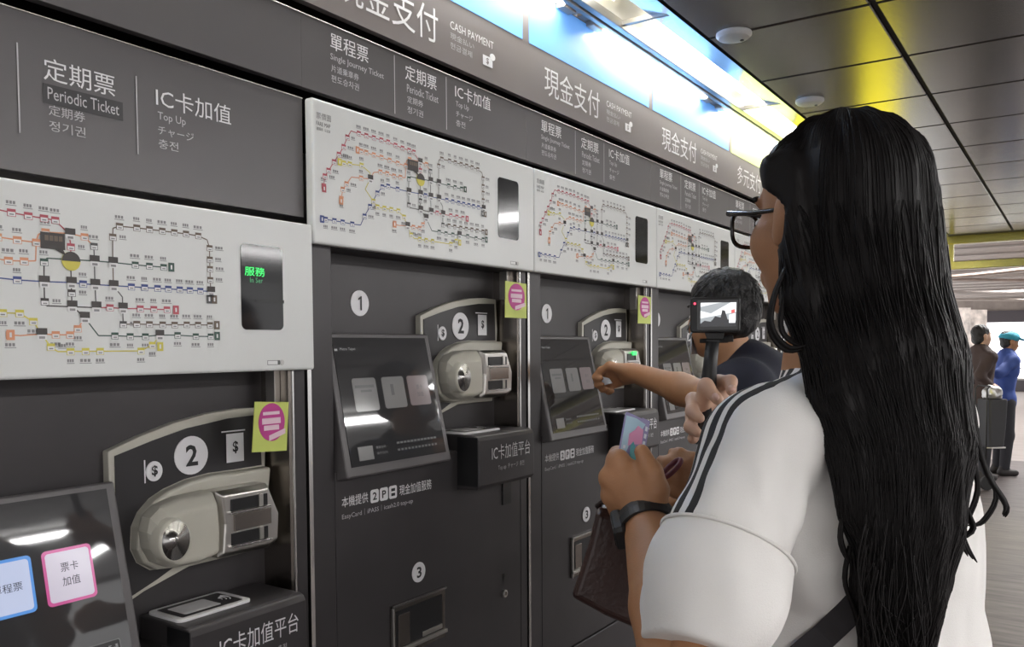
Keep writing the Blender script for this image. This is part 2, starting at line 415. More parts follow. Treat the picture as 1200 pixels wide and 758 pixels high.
# cove lights: diffuser panels between cross bars
cb = [-.95, .35, 1.52, 2.83, 4.16, 5.46, 6.76, 8.06]
for i in range(len(cb)-1):
    ya, yb = cb[i]*K, cb[i+1]*K
    t = thing('cove_light', 'white cove light in the ceiling slot by the wall, %s along it' % words[i], 'light', (.15*K, (ya+yb)/2, ZC+.05), 'cove lights in the ceiling slot')
    h = (yb-ya)/2; b = MB()
    arc = [(-.035, .0), (-.02, .02), (.01, .032), (.04, .026), (.062, .004)]
    sc = (.96, .70)[i % 2]
    r0 = [(x, -h*sc+.05, z) for x, z in arc]+[(x, -h*sc+.05, z+.006) for x, z in reversed(arc)]
    r1 = [(x, h*.86, z) for x, z in arc]+[(x, h*.86, z+.006) for x, z in reversed(arc)]
    b.loft([r0, r1], 'diffuser'); b.build('diffuser', t)
    b = MB(); b.box(-.058*K-.005, .118, h-.008, h+.008, -.048, -.034, 'rail_metal'); b.build('cross_bar', t)

def detector(px, py, label):
    P = CAMP+(at(px, py, 1)-CAMP)*((ZC-.002-CH)/(at(px, py, 1)-CAMP)[2])
    t = thing('smoke_detector', label, 'smoke detector', P, 'round ceiling detectors')
    b = MB(); b.loft([[(r*math.cos(a*math.pi/16), r*math.sin(a*math.pi/16), z) for a in range(32)] for r, z in ((.056, 0), (.056, -.008), (.048, -.016), (.036, -.019))], 'plastic_white'); b.build('housing', t, smooth=False, bevel=.001)
    b = MB(); b.loft([[(.02+.006*math.cos(a*math.pi/8), .02+.006*math.sin(a*math.pi/8), z) for a in range(16)] for z in (-.018, -.022)], 'black'); b.build('indicator', t)
detector(860, 39, 'round white detector on the ceiling tile nearest the blue-lit edge')
detector(949, 117, 'round white detector on the ceiling just above the long haired head')

# ================================================================== TICKET MACHINES (wall units, front at x = 0)
Y0, PW, DZL = 1.385, .95, -.29
def xfm(low): 
    dz = DZL if low else 0
    return lambda p: (p[0]*K, p[1]*K, zz(p[2]+dz) if p[2] > .02 else 0.0)
def rrect(u0, u1, z0, z1, r, n=5):
    out = []
    for cu, cz, a0 in ((u1-r, z1-r, 0), (u0+r, z1-r, 90), (u0+r, z0+r, 180), (u1-r, z0+r, 270)):
        for i in range(n+1):
            a = math.radians(a0+90*i/n); out.append((cu+r*math.cos(a), cz+r*math.sin(a)))
    return out
def badge(b, x, u, z, r, ch):
    b.disc(x, u, z, r, r, 'badge_white'); w = r*.36 if ch != '1' else r*.17
    if ch == '1': b.add([(x+.0012, u+p*r, z+q*r) for p, q in ((.02, -.55), (.02, .34), (-.22, .22), (-.22, .36), (.06, .55), (.18, .55), (.18, -.55))], [(0, 1, 5, 6), (1, 2, 3, 4, 5)], 'black_print')
    else: b.text(x+.0012, ch, u-w, u+w, z-r*.55, z+r*.55, 'black_print')
def build_machine(low, label):
    X = xfm(low); N = lambda: MB(X)
    t = thing('ticket_machine', label, 'ticket machine', (0, 0, 0), 'ticket machines along the wall')
    b = N()
    b.box(-.32, 0, .012, .085, .375, 1.70, 'body_grey'); b.box(-.32, 0, .905, .945, .375, 1.70, 'body_grey')
    b.box(-.32, 0, .085, .905, .375, 1.150, 'body_grey'); b.box(-.32, -.095, .085, .905, 1.150, 1.70, 'body_grey')
    b.box(-.32, -.0, .085, .905, 1.690, 1.72, 'body_grey')
    b.build('cabinet', t, bevel=.003)
    b = N(); b.box(-.30, -.004, .012, .945, .01, .366, 'body_grey'); b.build('kick_panel', t, bevel=.003)
    b = N(); b.box(-.10, .003, 0, .012, .375, 1.69, 'steel_bright'); b.build('edge_trim', t)
    b = N(); b.box(-.095, -.004, .897, .9045, 1.152, 1.69, 'steel_dark'); b.build('side_panel', t)
    b = N(); b.box(-.006, .004, .902, .908, 1.16, 1.688, 'steel_bright'); b.box(-.06, -.03, .880, .8965, 1.60, 1.69, 'steel'); b.build('guard_rail', t, bevel=.001)
    b = N(); badge(b, -.093, .277, 1.567, .034, '1'); b.build('number_badge', t)
    b = N(); badge(b, .003, .392, .835, .0275, '3'); b.build('number_badge', t)
    # --- coin and note panel
    D = .29
    pl = [(.505, .93), (.505, 1.250), (.571, 1.273), (.652, 1.295), (.74, 1.309), (.82, 1.314), (.884, 1.312), (.890, 1.215), (.886, 1.15), (.86, .985), (.68, .985), (.574, .957)]
    b = N(); b.prism([(u, z+D) for u, z in pl], -.10, -.076, 'cream'); p = b.build('coin_panel', t, bevel=.002)
    inn = [(.517, .945), (.517, 1.240), (.597, 1.262), (.68, 1.281), (.783, 1.294), (.871, 1.297), (.876, 1.180), (.80, 1.179), (.73, 1.180), (.67, 1.174), (.62, 1.161), (.587, 1.146), (.56, 1.122), (.546, 1.095), (.543, 1.05), (.556, 1.02), (.586, .998), (.64, .992), (.60, .975)]
    b = N(); b.prism([(u, z+D) for u, z in inn], -.09, -.0735, 'plaque_dark'); b.build('panel_face', p)
    b = N(); badge(b, -.071, .688, 1.223+D, .041, '2')
    b.disc(-.071, .600, 1.200+D, .0185, .0205, 'badge_white'); b.text(-.0695, '$', .593, .607, 1.189+D, 1.212+D, 'black_print')
    b.quad(-.0725, .578, .581, 1.178+D, 1.225+D, 'badge_white')
    b.quad(-.071, .777, .824, 1.196+D, 1.260+D, 'badge_white'); b.text(-.0695, '$', .793, .808, 1.215+D, 1.243+D, 'black_print')
    b.quad(-.0725, .766, .830, 1.264+D, 1.267+D, 'badge_white'); b.build('payment_marks', p)
    cap = [(.888, 1.177), (.80, 1.177), (.73, 1.178), (.67, 1.172), (.62, 1.159), (.587, 1.144), (.56, 1.12), (.548, 1.095), (.545, 1.05), (.558, 1.02), (.588, 1.0), (.64, .994), (.70, .998), (.86, .998), (.884, 1.15)]
    b = N(); b.prism([(u, z+D) for u, z in cap], -.08, -.050, 'cream', .985); b.build('housing', p, bevel=.006, seg=3)
    bod = [(.546, 1.09), (.553, 1.118), (.578, 1.138), (.62, 1.148), (.700, 1.152), (.705, 1.078), (.702, 1.012), (.66, 1.003), (.60, 1.006), (.566, 1.024), (.550, 1.055)]
    b = N()
    r0 = [(-.052, u, z+D) for u, z in bod]; r1 = [(-.018, u, 1.078+(z-1.078)*.97+D) for u, z in bod]; r2 = [(.004, .635+(u-.635)*.93, 1.07+(z-1.078)*.72+D) for u, z in bod]
    b.loft([r0, r1, r2], 'cream'); b.build('coin_housing', p, bevel=.006, seg=3)
    b = N()
    n = 28; ring = lambda x, s, du=0: [(x, .584+du+.034*s*math.cos(2*math.pi*i/n), 1.071+D+.042*s*math.sin(2*math.pi*i/n)) for i in range(n)]
    b.loft([ring(-.01, 1.10), ring(.012, 1.06), ring(.019, 1.0), ring(.0195, .93)], 'cream', cap=False); b.loft([ring(.0195, .93), ring(.016, .86), ring(.011, .68), ring(.0075, .42), ring(.006, .1)], 'cup_steel')
    b.box(.004, .0165, .5705, .5745, 1.064+D, 1.094+D, 'black'); b.build('coin_funnel', p, smooth=True)
    sl = [(.700, 1.149), (.835, 1.149), (.866, 1.078), (.862, 1.013), (.835, 1.004), (.702, 1.006), (.709, 1.078)]
    b = N(); r0 = [(-.055, u, z+D) for u, z in sl]; r1 = [(-.012, u, z+D) for u, z in sl]; r2 = [(.002, .785+(u-.785)*.9, 1.078+(z-1.078)*.86+D) for u, z in sl]
    b.loft([r0, r1, r2], 'steel'); q = b.build('note_slots', p, bevel=.003)
    b = N()
    for z in (1.115, 1.042): b.box(-.01, .0045, .728, .826, z-.012+D, z+.014+D, 'black'); b.box(-.01, .011, .724, .830, z-.017+D, z-.0125+D, 'steel_bright'); b.box(-.01, .0085, .800, .811, z-.012+D, z+.016+D, 'steel')
    b.box(-.012, .0055, .735, .835, 1.060+D, 1.096+D, 'steel_dark'); b.build('note_mouths', p, bevel=.001)
    # --- tilted touch screen
    c = [(-.042, .100, 1.487), (-.042, .495, 1.487), (.036, .500, 1.133), (.036, .092, 1.133)]
    A, Bc, Cc, Dc = [np.array(q_) for q_ in c]; ex = (Bc-A)/np.linalg.norm(Bc-A); ey = (A-Dc)/np.linalg.norm(A-Dc); nn = np.cross(ex, ey)
    def S(a, d, o=0.0): return tuple((A*(1-d)+Dc*d)*(1-a)+(Bc*(1-d)+Cc*d)*a+nn*o)   # a across, d down, o off the surface
    b = N(); b.loft([[S(0, 0, -.06), S(1, 0, -.06), S(1, 1, -.06), S(0, 1, -.06)], [S(0, 0), S(1, 0), S(1, 1), S(0, 1)]], 'header_grey'); sc = b.build('touch_screen', t, bevel=.004)
    b = N(); b.box(-.09, -.005, .094, .50, 1.128, 1.145, 'black'); b.box(-.09, -.03, .094, .50, 1.145, 1.30, 'black'); b.build('screen_mount', t)
    b = N(); b.loft([[S(.045, .035, -.004), S(.952, .035, -.004), S(.952, .93, -.004), S(.045, .93, -.004)], [S(.045, .035, .0015), S(.952, .035, .0015), S(.952, .93, .0015), S(.045, .93, .0015)]], 'glass_dark'); b.build('screen_glass', sc)
    b = N()
    def patch(a0, a1, d0, d1, mn, o=.003, r=0):
        pts = [(a0, d1), (a1, d1), (a1, d0), (a0, d0)] if not r else [(u_, z_) for u_, z_ in rrect(a0, a1, d0, d1, r)]
        b.add([S(a_, d_, o) for a_, d_ in pts], [tuple(range(len(pts)))], mn)
    def stext(body, a0, a1, d0, d1, mn, o=.0042):
        vs, fs = text_geo(body); w_, h_ = vs.max(0)
        b.add([S(a0+(a1-a0)*p_/w_, d1-(d1-d0)*q_/h_, o) for p_, q_ in vs], fs, mn)
    if low:
        for a0, e, f_, txt in ((.03, 'ui_blue_edge', 'ui_blue', None), (.335, 'ui_blue_edge', 'ui_blue', '單程票'), (.605, 'ui_pink_edge', 'ui_pink', None)):
            b = N(); patch(a0, a0+.225, .295, .565, e, .003, .022); patch(a0+.013, a0+.212, .310, .550, f_, .0036, .016)
            if txt: stext(txt, a0+.052, a0+.175, .41, .45, 'black_print')
            if a0 > .6: stext('票卡', .68, .76, .365, .41, 'black_print'); stext('加值', .68, .76, .435, .48, 'black_print')
            b.build('screen_button', sc)
        b = N(); patch(.72, .90, .80, .88, 'ui_dim', .003, .01); patch(.725, .895, .805, .875, 'ui_dark', .0036, .01); stext('下一頁', .84, .885, .825, .855, 'ui_text'); b.build('screen_button', sc); b = N()
    else:
        for a0, mn, d1 in ((.155, 'ui_card', .56), (.425, 'ui_card', .555), (.675, 'ui_card_pink', .55)):
            b = N(); patch(a0, a0+.215, .325, d1, mn, .003, .02)
            if a0 < .2: patch(.175, .345, .375, .395, 'ui_dim', .0036); patch(.22, .32, .41, .425, 'ui_dim', .0036)
            elif a0 < .5: patch(.50, .53, .38, .46, 'ui_dim', .0036)
            else: stext('票卡', .755, .82, .395, .43, 'ui_dim'); stext('加值', .755, .82, .45, .485, 'ui_dim')
            b.build('screen_button', sc)
        b = N(); patch(.115, .245, .80, .895, 'ui_card', .003); b.build('screen_icon', sc); b = N(); stext('購票說明', .27, .36, .81, .83, 'ui_dim'); stext('操作說明', .27, .37, .85, .87, 'ui_dim'); b.build('screen_caption', sc); b = N()
        for k in range(12): patch(.47+.034*k, .495+.034*k, .80, .815, 'ui_dim', .003); patch(.47+.034*k, .49+.034*k, .85, .865, 'ui_dim', .003)
    b.build('screen_caption', sc) if b.v else None; b = N()
    patch(.05, .075, .115, .13, 'ui_text', .003); stext('Metro Taipei', .095, .23, .108, .132, 'ui_text')
    b.build('screen_heading', sc)
    # --- card platform
    b = N()
    pr = [(-.094, 1.050), (-.094, 1.196), (.058, 1.196), (.070, 1.192), (.076, 1.180), (.078, 1.052), (.070, 1.040), (.0, 1.035)]
    b.loft([[(x, .572, z) for x, z in pr], [(x, .868, z) for x, z in pr]], 'body_grey'); pf = b.build('card_platform', t, bevel=.004, seg=3)
    b = N(); b.box(.002, .074, .5705, .5718, 1.05, 1.19, 'black'); b.build('end_cap', pf)
    b = N(); rr = rrect(.583, .762, -.086, .026, .014)
    b.loft([[(x, u, 1.1955) for u, x in rr], [(x, u, 1.2015) for u, x in rr]], 'white_print')
    b.add([(x, u, 1.2022) for u, x in rrect(.598, .747, -.074, .014, .004)], [tuple(range(24))], 'plaque_dark')
    b.add([(x, u, 1.2028) for u, x in rrect(.612, .70, -.060, .004, .006)], [tuple(range(24))], 'white_print')
    for k in range(3): b.tube([(-.03-.028*math.cos(a)*(.4+.3*k), .712+.028*math.sin(a)*(.4+.3*k), 1.203) for a in np.linspace(.9, 2.3, 6)], .0016, 'white_print', 5)
    b.build('card_reader', pf, bevel=.001)
    b = N(); b.text(.0782, 'IC卡加值平台', .636, .842, 1.118, 1.162, 'white_print'); b.text(.0782, 'Top up  チャージ  충전', .668, .808, 1.084, 1.102, 'grey_print'); b.build('lettering', pf)
    # --- lower front
    b = N(); b.text(.0012, '本機提供', .106, .198, 1.058, 1.084, 'white_print'); b.text(.0012, '現金加值服務', .318, .452, 1.056, 1.084, 'white_print')
    b.text(.0012, 'EasyCard｜iPASS｜icash2.0 top-up', .106, .372, 1.026, 1.044, 'grey_print'); b.build('lettering', t)
    for k, ch in enumerate('2P='):
        b = N(); b.add([(.0012, u, z) for u, z in rrect(.207+.035*k, .238+.035*k, 1.053, 1.087, .006)], [tuple(range(24))], 'white_print'); b.text(.0018, ch, .215+.035*k, .230+.035*k, 1.060, 1.080, 'black_print'); b.build('card_logo', t)
    b = N()
    u0, u1, z0, z1 = .275, .503, .625, .770
    b.prism([(u0, z0), (u1, z0), (u1, z1), (u0, z1)], -.002, .006, 'steel_dark')
    tr = b.build('ticket_tray', t, bevel=.002)
    b = N(); b.quad(.0068, .292, .488, .652, .752, 'black'); b.box(.002, .012, u0, u1, z1-.006, z1, 'steel_bright'); b.box(.002, .012, u0, u0+.007, z0, z1, 'steel'); b.box(.002, .014, u0, u1, .640, .650, 'steel'); b.box(.002, .0095, .300, .345, .655, .74, 'steel_dark'); b.box(.002, .0095, .40, .485, .655, .668, 'steel'); b.build('tray_lip', tr, bevel=.001)
    b = N(); b.add([(.0015, .8, .728), (.0015, .812, .735), (.0015, .806, .70)], [(0, 1, 2)], 'black'); b.disc(.0015, .806, .731, .006, .007, 'black'); b.build('keyhole', t)
    b = N(); b.disc(.008, .806, .674, .012, .012, 'steel', th=.01); b.disc(.010, .806, .674, .006, .006, 'steel_dark'); b.build('door_lock', t, bevel=.001)
    b = N(); b.box(-.002, .004, .800, .846, .955, 1.028, 'black'); b.build('cable_cover', t)
    return t
def sticker(y0, low, label):
    X = xfm(low); X0 = X((0, 0, 0)); 
    t = thing('notice_card', label, 'notice', (0, y0*K, 0), 'yellow notices on the machines')
    b = MB(X); D = .29 if low else .31
    q = [(.778, 1.225), (.874, 1.219), (.882, 1.328), (.788, 1.334)] if low else [(.804, 1.230), (.926, 1.230), (.926, 1.340), (.806, 1.343)]
    b.prism([(u, z+D) for u, z in q], .012, .014, 'lime'); b.build('card', t)
    cu = sum(p[0] for p in q)/4; cz = sum(p[1] for p in q)/4+D; w = (q[1][0]-q[0][0])
    b = MB(X); b.disc(.0152, cu+.002, cz+.010, w*.38, .042, 'magenta', th=.001)
    for dz, hw, hh in ((.030, .24, .0035), (.013, .27, .0065), (-.002, .22, .0055)): b.quad(.016, cu-w*hw, cu+w*hw, cz+dz-hh, cz+dz+hh, 'pale_pink')
    b.add([(.0164, cu-w*.08, cz-.031), (.0164, cu+w*.40, cz-.018), (.0164, cu+w*.40, cz-.006), (.0164, cu-w*.08, cz-.019)], [(0, 1, 2, 3)], 'pale_pink')
    b.build('print', t)
    return t
mach_words = ['low dark grey ticket machine whose lit screen buttons read 單程票 and 票卡加值', 'dark grey ticket machine with number 3 tray in full view, right of the low machine',
    'dark grey ticket machine the bare arm reaches into, partly behind the held card', 'dark grey ticket machine partly hidden behind the man in navy',
    'dark grey ticket machine seen between the man and the long haired woman', 'dark grey ticket machine hidden mostly behind the hair, last of the row']
mA = build_machine(True, mach_words[0]); mA.location = (0, (Y0-PW)*K, 0)
mB = build_machine(False, mach_words[1]); mB.location = (0, Y0*K, 0)
for i in range(1, 5): dup(mB, (0, (Y0+PW*i)*K, 0), mach_words[i+1])
stk = ['yellow notice with a pink oval on the low machine', 'yellow notice with a pink oval hanging beside the second machine bezel', 'yellow notice with a pink oval beside the machine the arm reaches into']
sticker(Y0-PW, True, stk[0]); s1 = sticker(Y0, False, stk[1]); dup(s1, (0, (Y0+PW)*K, 0), stk[2])
# green light on the note slot in use
b = MB(xfm(False)); b.box(.006, .010, .765, .800, 1.412, 1.428, 'led_green'); o = b.build('slot_light')
o.parent = [c for c in COL.objects if c.name.startswith('ticket_machine') and abs(c.location.y-(Y0+PW)*K) < 1e-4][0]

# ------------------------------------------------------------------ route map boards
LINES = [
('m_red', [(.034, 1.824), (.038, 1.847), (.05, 1.862), (.068, 1.885), (.084, 1.905), (.100, 1.926), (.113, 1.951), (.126, 1.969), (.152, 1.968), (.178, 1.968), (.205, 1.968), (.232, 1.968), (.257, 1.968), (.285, 1.965), (.312, 1.963), (.338, 1.962), (.357, 1.961), (.381, 1.94), (.383, 1.918), (.382, 1.895)]),
('m_dark', [(.382, 1.895), (.382, 1.857), (.382, 1.838), (.382, 1.816), (.404, 1.796)]),
('m_green', [(.336, 1.888), (.341, 1.895), (.382, 1.896), (.425, 1.897), (.46, 1.897), (.504, 1.896), (.533, 1.896), (.563, 1.896)]),
('m_grey', [(.425, 1.923), (.425, 1.898), (.425, 1.855), (.426, 1.817)]),
('m_brown', [(.46, 1.855), (.46, 1.899), (.461, 1.943), (.462, 1.959), (.475, 1.964), (.509, 1.965), (.535, 1.965), (.562, 1.965), (.588, 1.965), (.614, 1.965), (.642, 1.964), (.663, 1.958), (.668, 1.942), (.668, 1.919), (.668, 1.9), (.668, 1.878), (.669, 1.857)]),
('m_grey', [(.46, 1.855), (.477, 1.835), (.477, 1.816), (.477, 1.785)]),
('m_blue', [(.038, 1.748), (.066, 1.748), (.093, 1.748), (.125, 1.747), (.154, 1.748), (.168, 1.771), (.188, 1.797), (.215, 1.834), (.234, 1.852), (.255, 1.857), (.291, 1.855), (.335, 1.855), (.382, 1.856), (.403, 1.855), (.425, 1.855), (.46, 1.855), (.495, 1.855), (.522, 1.855), (.549, 1.855), (.572, 1.855), (.597, 1.855), (.62, 1.855), (.644, 1.855), (.669, 1.855)]),
('m_dark', [(.336, 1.888), (.335, 1.855), (.335, 1.821), (.338, 1.814), (.382, 1.814), (.426, 1.814)]),
('m_red', [(.426, 1.814), (.452, 1.815), (.477, 1.814), (.512, 1.815), (.54, 1.815), (.568, 1.815)]),
('m_orange', [(.159, 1.927), (.177, 1.927), (.204, 1.926), (.232, 1.925), (.262, 1.923), (.293, 1.921), (.323, 1.92), (.328, 1.934), (.34, 1.939), (.381, 1.941), (.408, 1.938), (.425, 1.923)]),
('m_orange', [(.09, 1.803), (.095, 1.825), (.108, 1.84), (.125, 1.859), (.158, 1.862), (.19, 1.865), (.203, 1.883), (.227, 1.888), (.252, 1.888), (.278, 1.886), (.303, 1.887), (.322, 1.889), (.324, 1.92)]),
('m_brown', [(.477, 1.785), (.504, 1.786), (.53, 1.786), (.558, 1.786), (.584, 1.786), (.611, 1.787), (.637, 1.787), (.665, 1.787)]),
('m_green', [(.404, 1.796), (.429, 1.764), (.46, 1.764), (.49, 1.763), (.521, 1.763), (.551, 1.766), (.59, 1.766), (.631, 1.764), (.666, 1.764)]),
('m_yellow', [(.10, 1.888), (.12, 1.889), (.16, 1.893), (.19, 1.88), (.19, 1.865), (.172, 1.837), (.20, 1.812), (.215, 1.8), (.24, 1.8), (.266, 1.8), (.293, 1.8), (.315, 1.787), (.328, 1.766), (.343, 1.744), (.355, 1.736), (.377, 1.736), (.404, 1.736), (.431, 1.736), (.511, 1.736), (.535, 1.747), (.551, 1.763)]),
('m_orange', [(.277, 1.764), (.293, 1.763), (.328, 1.766), (.352, 1.765), (.377, 1.765), (.391, 1.776), (.404, 1.794)])]
ENDS = [(.034, 1.818, 'm_red'), (.579, 1.897, 'm_green'), (.587, 1.815, 'm_red'), (.026, 1.747, 'm_blue'), (.277, 1.764, 'm_orange'), (.146, 1.927, 'm_orange'), (.088, 1.797, 'm_orange'), (.085, 1.888, 'm_yellow'), (.681, 1.787, 'm_brown'), (.681, 1.765, 'm_green'), (.664, 1.839, 'm_grey'), (.676, 1.839, 'm_brown'), (.551, 1.744, 'm_yellow')]
def build_board(low, label):
    X = xfm(low); N = lambda: MB(X)
    t = thing('route_map_board', label, 'route map', (0, 0, 0), 'white route map boards above the machines')
    b = N(); b.prism([(.002, 1.690), (.948, 1.690), (.948, 2.021), (.002, 2.021)], .004, .030, 'board_white'); b.build('board', t, bevel=.005, seg=3)
    b = N(); xs = .0306
    rn = random.Random(5)
    placed = [(.382, 1.94), (.335, 1.855), (.382, 1.856), (.425, 1.897), (.46, 1.897), (.425, 1.855), (.46, 1.855), (.382, 1.815), (.426, 1.815), (.477, 1.815), (.404, 1.796), (.328, 1.766), (.551, 1.766), (.19, 1.865), (.669, 1.855), (.382, 1.893)]
    for col, pts in LINES:
        for (a, c), (d, e) in zip(pts[:-1], pts[1:]):
            L = math.hypot(d-a, e-c); nx, nz = -(e-c)/L*.0011, (d-a)/L*.0011
            b.add([(xs, a-nx, c-nz), (xs, d-nx, e-nz), (xs, d+nx, e+nz), (xs, a+nx, c+nz)], [(0, 1, 2, 3)], col)
        last = None
        for i, (u, z) in enumerate(pts):
            if last and math.hypot(u-last[0], z-last[1]) < .0165: continue
            if 0 < i < len(pts)-1:
                d1 = math.atan2(pts[i][1]-pts[i-1][1], pts[i][0]-pts[i-1][0]); d2 = math.atan2(pts[i+1][1]-pts[i][1], pts[i+1][0]-pts[i][0])
                if abs(d1-d2) > .7: continue
            if any(math.hypot(u-a_, z-c_) < .0155 for a_, c_ in placed): continue
            placed.append((u, z)); last = (u, z)
            b.quad(xs+.0006, u-.0070, u+.0070, z-.0065, z+.0060, col); b.quad(xs+.0009, u-.0060, u+.0060, z-.0057, z+.0012, 'm_white'); b.quad(xs+.0012, u-.0035, u+.0035, z-.0038, z-.0018, 'm_text')
            up = 1 if z > 1.85 or col in ('m_red', 'm_brown') else -1
            vert = i > 0 and abs(pts[i][1]-pts[i-1][1]) > abs(pts[i][0]-pts[i-1][0])
            hw = .006+.004*rn.random()
            if vert: cu, cz = u+.012+hw*1.2, z+.002
            else: cu, cz = u, z+up*.0165
            for k in range(3):
                a0 = cu-hw+k*hw*.68; b.quad(xs, a0, a0+hw*.5, cz-.0022, cz+.0030, 'm_text')
            b.quad(xs, cu-hw*1.1, cu+hw*1.1, cz-.0050, cz-.0038, 'm_text')
    for u, z in ((.382, 1.94), (.335, 1.855), (.382, 1.856), (.425, 1.897), (.46, 1.897), (.425, 1.855), (.46, 1.855), (.382, 1.815), (.426, 1.815), (.477, 1.815), (.404, 1.796), (.328, 1.766), (.551, 1.766), (.19, 1.865), (.669, 1.855)):
        b.quad(xs+.0016, u-.0092, u+.0092, z-.001, z+.010, 'm_dark'); b.quad(xs+.0016, u-.008, u+.008, z-.010, z-.001, 'm_white'); b.quad(xs+.0018, u-.005, u+.005, z-.008, z-.004, 'm_text')
    for u, z, c in ENDS: b.quad(xs+.0016, u-.0065, u+.0065, z-.0085, z+.0085, c); b.quad(xs+.0019, u-.0018, u+.0018, z-.004, z+.004, 'm_white')
    b.disc(xs+.002, .382, 1.893, .0165, .0165, 'm_yellow', th=.0005); b.add([(xs+.0024, .382+.0165*math.cos(a), 1.893+.0165*math.sin(a)) for a in np.linspace(0, math.pi, 14)], [tuple(range(14))], 'm_dark')
    b.add([(xs+.002, u, z) for u, z in [(.330, 1.911), (.372, 1.911), (.372, 1.939), (.330, 1.939)]], [(0, 1, 2, 3)], 'm_dark'); b.add([(xs+.002, .352, 1.912), (xs+.002, .368, 1.912), (xs+.002, .374, 1.901)], [(0, 1, 2)], 'm_dark')
    for k in range(4): b.quad(xs+.0026, .337+.008*k, .3435+.008*k, 1.925, 1.934, 'm_brown')
    b.text(xs, '票價圖', .014, .060, 1.975, 1.990, 'm_text'); b.text(xs, 'FARE MAP', .014, .058, 1.960, 1.969, 'm_grey'); b.text(xs, '運賃表  요금표', .014, .058, 1.949, 1.956, 'm_grey')
    b.quad(xs, .81, .845, 1.703, 1.713, 'm_grey'); b.quad(xs+.0004, .811, .838, 1.704, 1.712, 'm_white'); b.disc(xs+.0008, .851, 1.708, .005, .006, 'plastic_white')
    b.build('route_print', t)
    b = N(); b.prism(rrect(.744, .856, 1.779, 1.960, .012), .028, .0315, 'black_gloss'); d = b.build('status_display', t)
    if low:
        b = N(); b.text(.0325, '服務', .753, .806, 1.893, 1.912, 'led_green'); b.text(.0325, 'In Ser', .766, .800, 1.879, 1.890, 'led_green_dim'); b.quad(.0322, .78, .858, 1.838, 1.845, 'ui_dark'); b.build('led_text', d)
    return t
bw = ['white fare map board of the low machine, green letters in its black window', 'white fare map board above the machine with the full number 3 tray', 'white fare map board above the machine the bare arm reaches into',
      'white fare map board above and left of the head of the man in navy', 'white fare map board seen through the gap below the eyeglasses', 'white fare map board hidden behind the long black hair']
bA = build_board(True, bw[0]); bA.location = (0, (Y0-PW)*K, 0)
bB = build_board(False, bw[1]); bB.location = (0, Y0*K, 0)
for i in range(1, 5): dup(bB, (0, (Y0+PW*i)*K, 0), bw[i+1])

# ------------------------------------------------------------------ ticket signs (dark band) and payment signs (light band)
def ticket_text(b, dz, x=.002):
    b.text(x, '單程票', .09, .220, 2.158+dz, 2.197+dz, 'white_print'); b.text(x, 'Single Journey Ticket', .09, .276, 2.130+dz, 2.149+dz, 'grey_print'); b.text(x, '片道乗車券', .092, .185, 2.106+dz, 2.123+dz, 'grey_print'); b.text(x, '편도승차권', .092, .185, 2.082+dz, 2.099+dz, 'grey_print')
    b.quad(x, .316, .3185, 2.056+dz, 2.206+dz, 'grey_print')
    b.text(x, '定期票', .360, .491, 2.156+dz, 2.195+dz, 'white_print'); b.text(x, 'Periodic Ticket', .366, .498, 2.124+dz, 2.145+dz, 'grey_print'); b.text(x, '定期券', .367, .432, 2.097+dz, 2.115+dz, 'grey_print'); b.text(x, '정기권', .367, .432, 2.070+dz, 2.088+dz, 'grey_print')
    b.quad(x, .533, .5355, 2.060+dz, 2.206+dz, 'grey_print')
    b.text(x, 'IC卡加值', .575, .750, 2.159+dz, 2.198+dz, 'white_print'); b.text(x, 'Top Up', .578, .640, 2.131+dz, 2.150+dz, 'grey_print'); b.text(x, 'チャージ', .578, .658, 2.106+dz, 2.123+dz, 'grey_print'); b.text(x, '충전', .578, .622, 2.080+dz, 2.098+dz, 'grey_print')
def ticket_sign(y0, z0, z1, text, label, dz=0, dark=False):
    t = thing('ticket_sign', label, 'sign', (0, y0*K, 0), 'dark grey ticket type signs'); N = lambda: MB(lambda p: (p[0]*K, p[1]*K, zz(p[2])))
    b = N(); b.box(-.02, 0, .0, .95, z0, z1, 'header_grey'); b.box(-.02, .003, 0, .95, z1-.002, z1, 'steel'); b.build('panel', t, bevel=.001)
    if text:
        b = N(); ticket_text(b, dz)
        if dark: b.quad(.0012, .358, .506, 2.116+dz, 2.150+dz, 'plaque_dark')
        b.build('lettering', t)
    return t
ticket_sign(Y0-PW, 2.048, 2.216, False, 'blank dark grey sign band above the low machine header')
ticket_sign(Y0-PW, 1.750, 2.022, True, 'tall dark grey header sign of the low machine reading 定期票 and IC卡加值', -.241, True)
tw = ['dark grey sign reading 單程票 定期票 IC卡加值 above the full number 3 machine', 'dark grey sign reading 單程票 定期票 IC卡加值 above the machine the arm reaches into', 'dark grey sign reading 單程票 定期票 IC卡加值, left of the eyeglasses', 'dark grey sign reading 單程票 right behind the eyeglass rim', 'dark grey ticket type sign hidden behind the long black hair']
ts = ticket_sign(Y0, 2.048, 2.216, True, tw[0])
for i in range(1, 5): dup(ts, (0, (Y0+PW*i)*K, 0), tw[i])
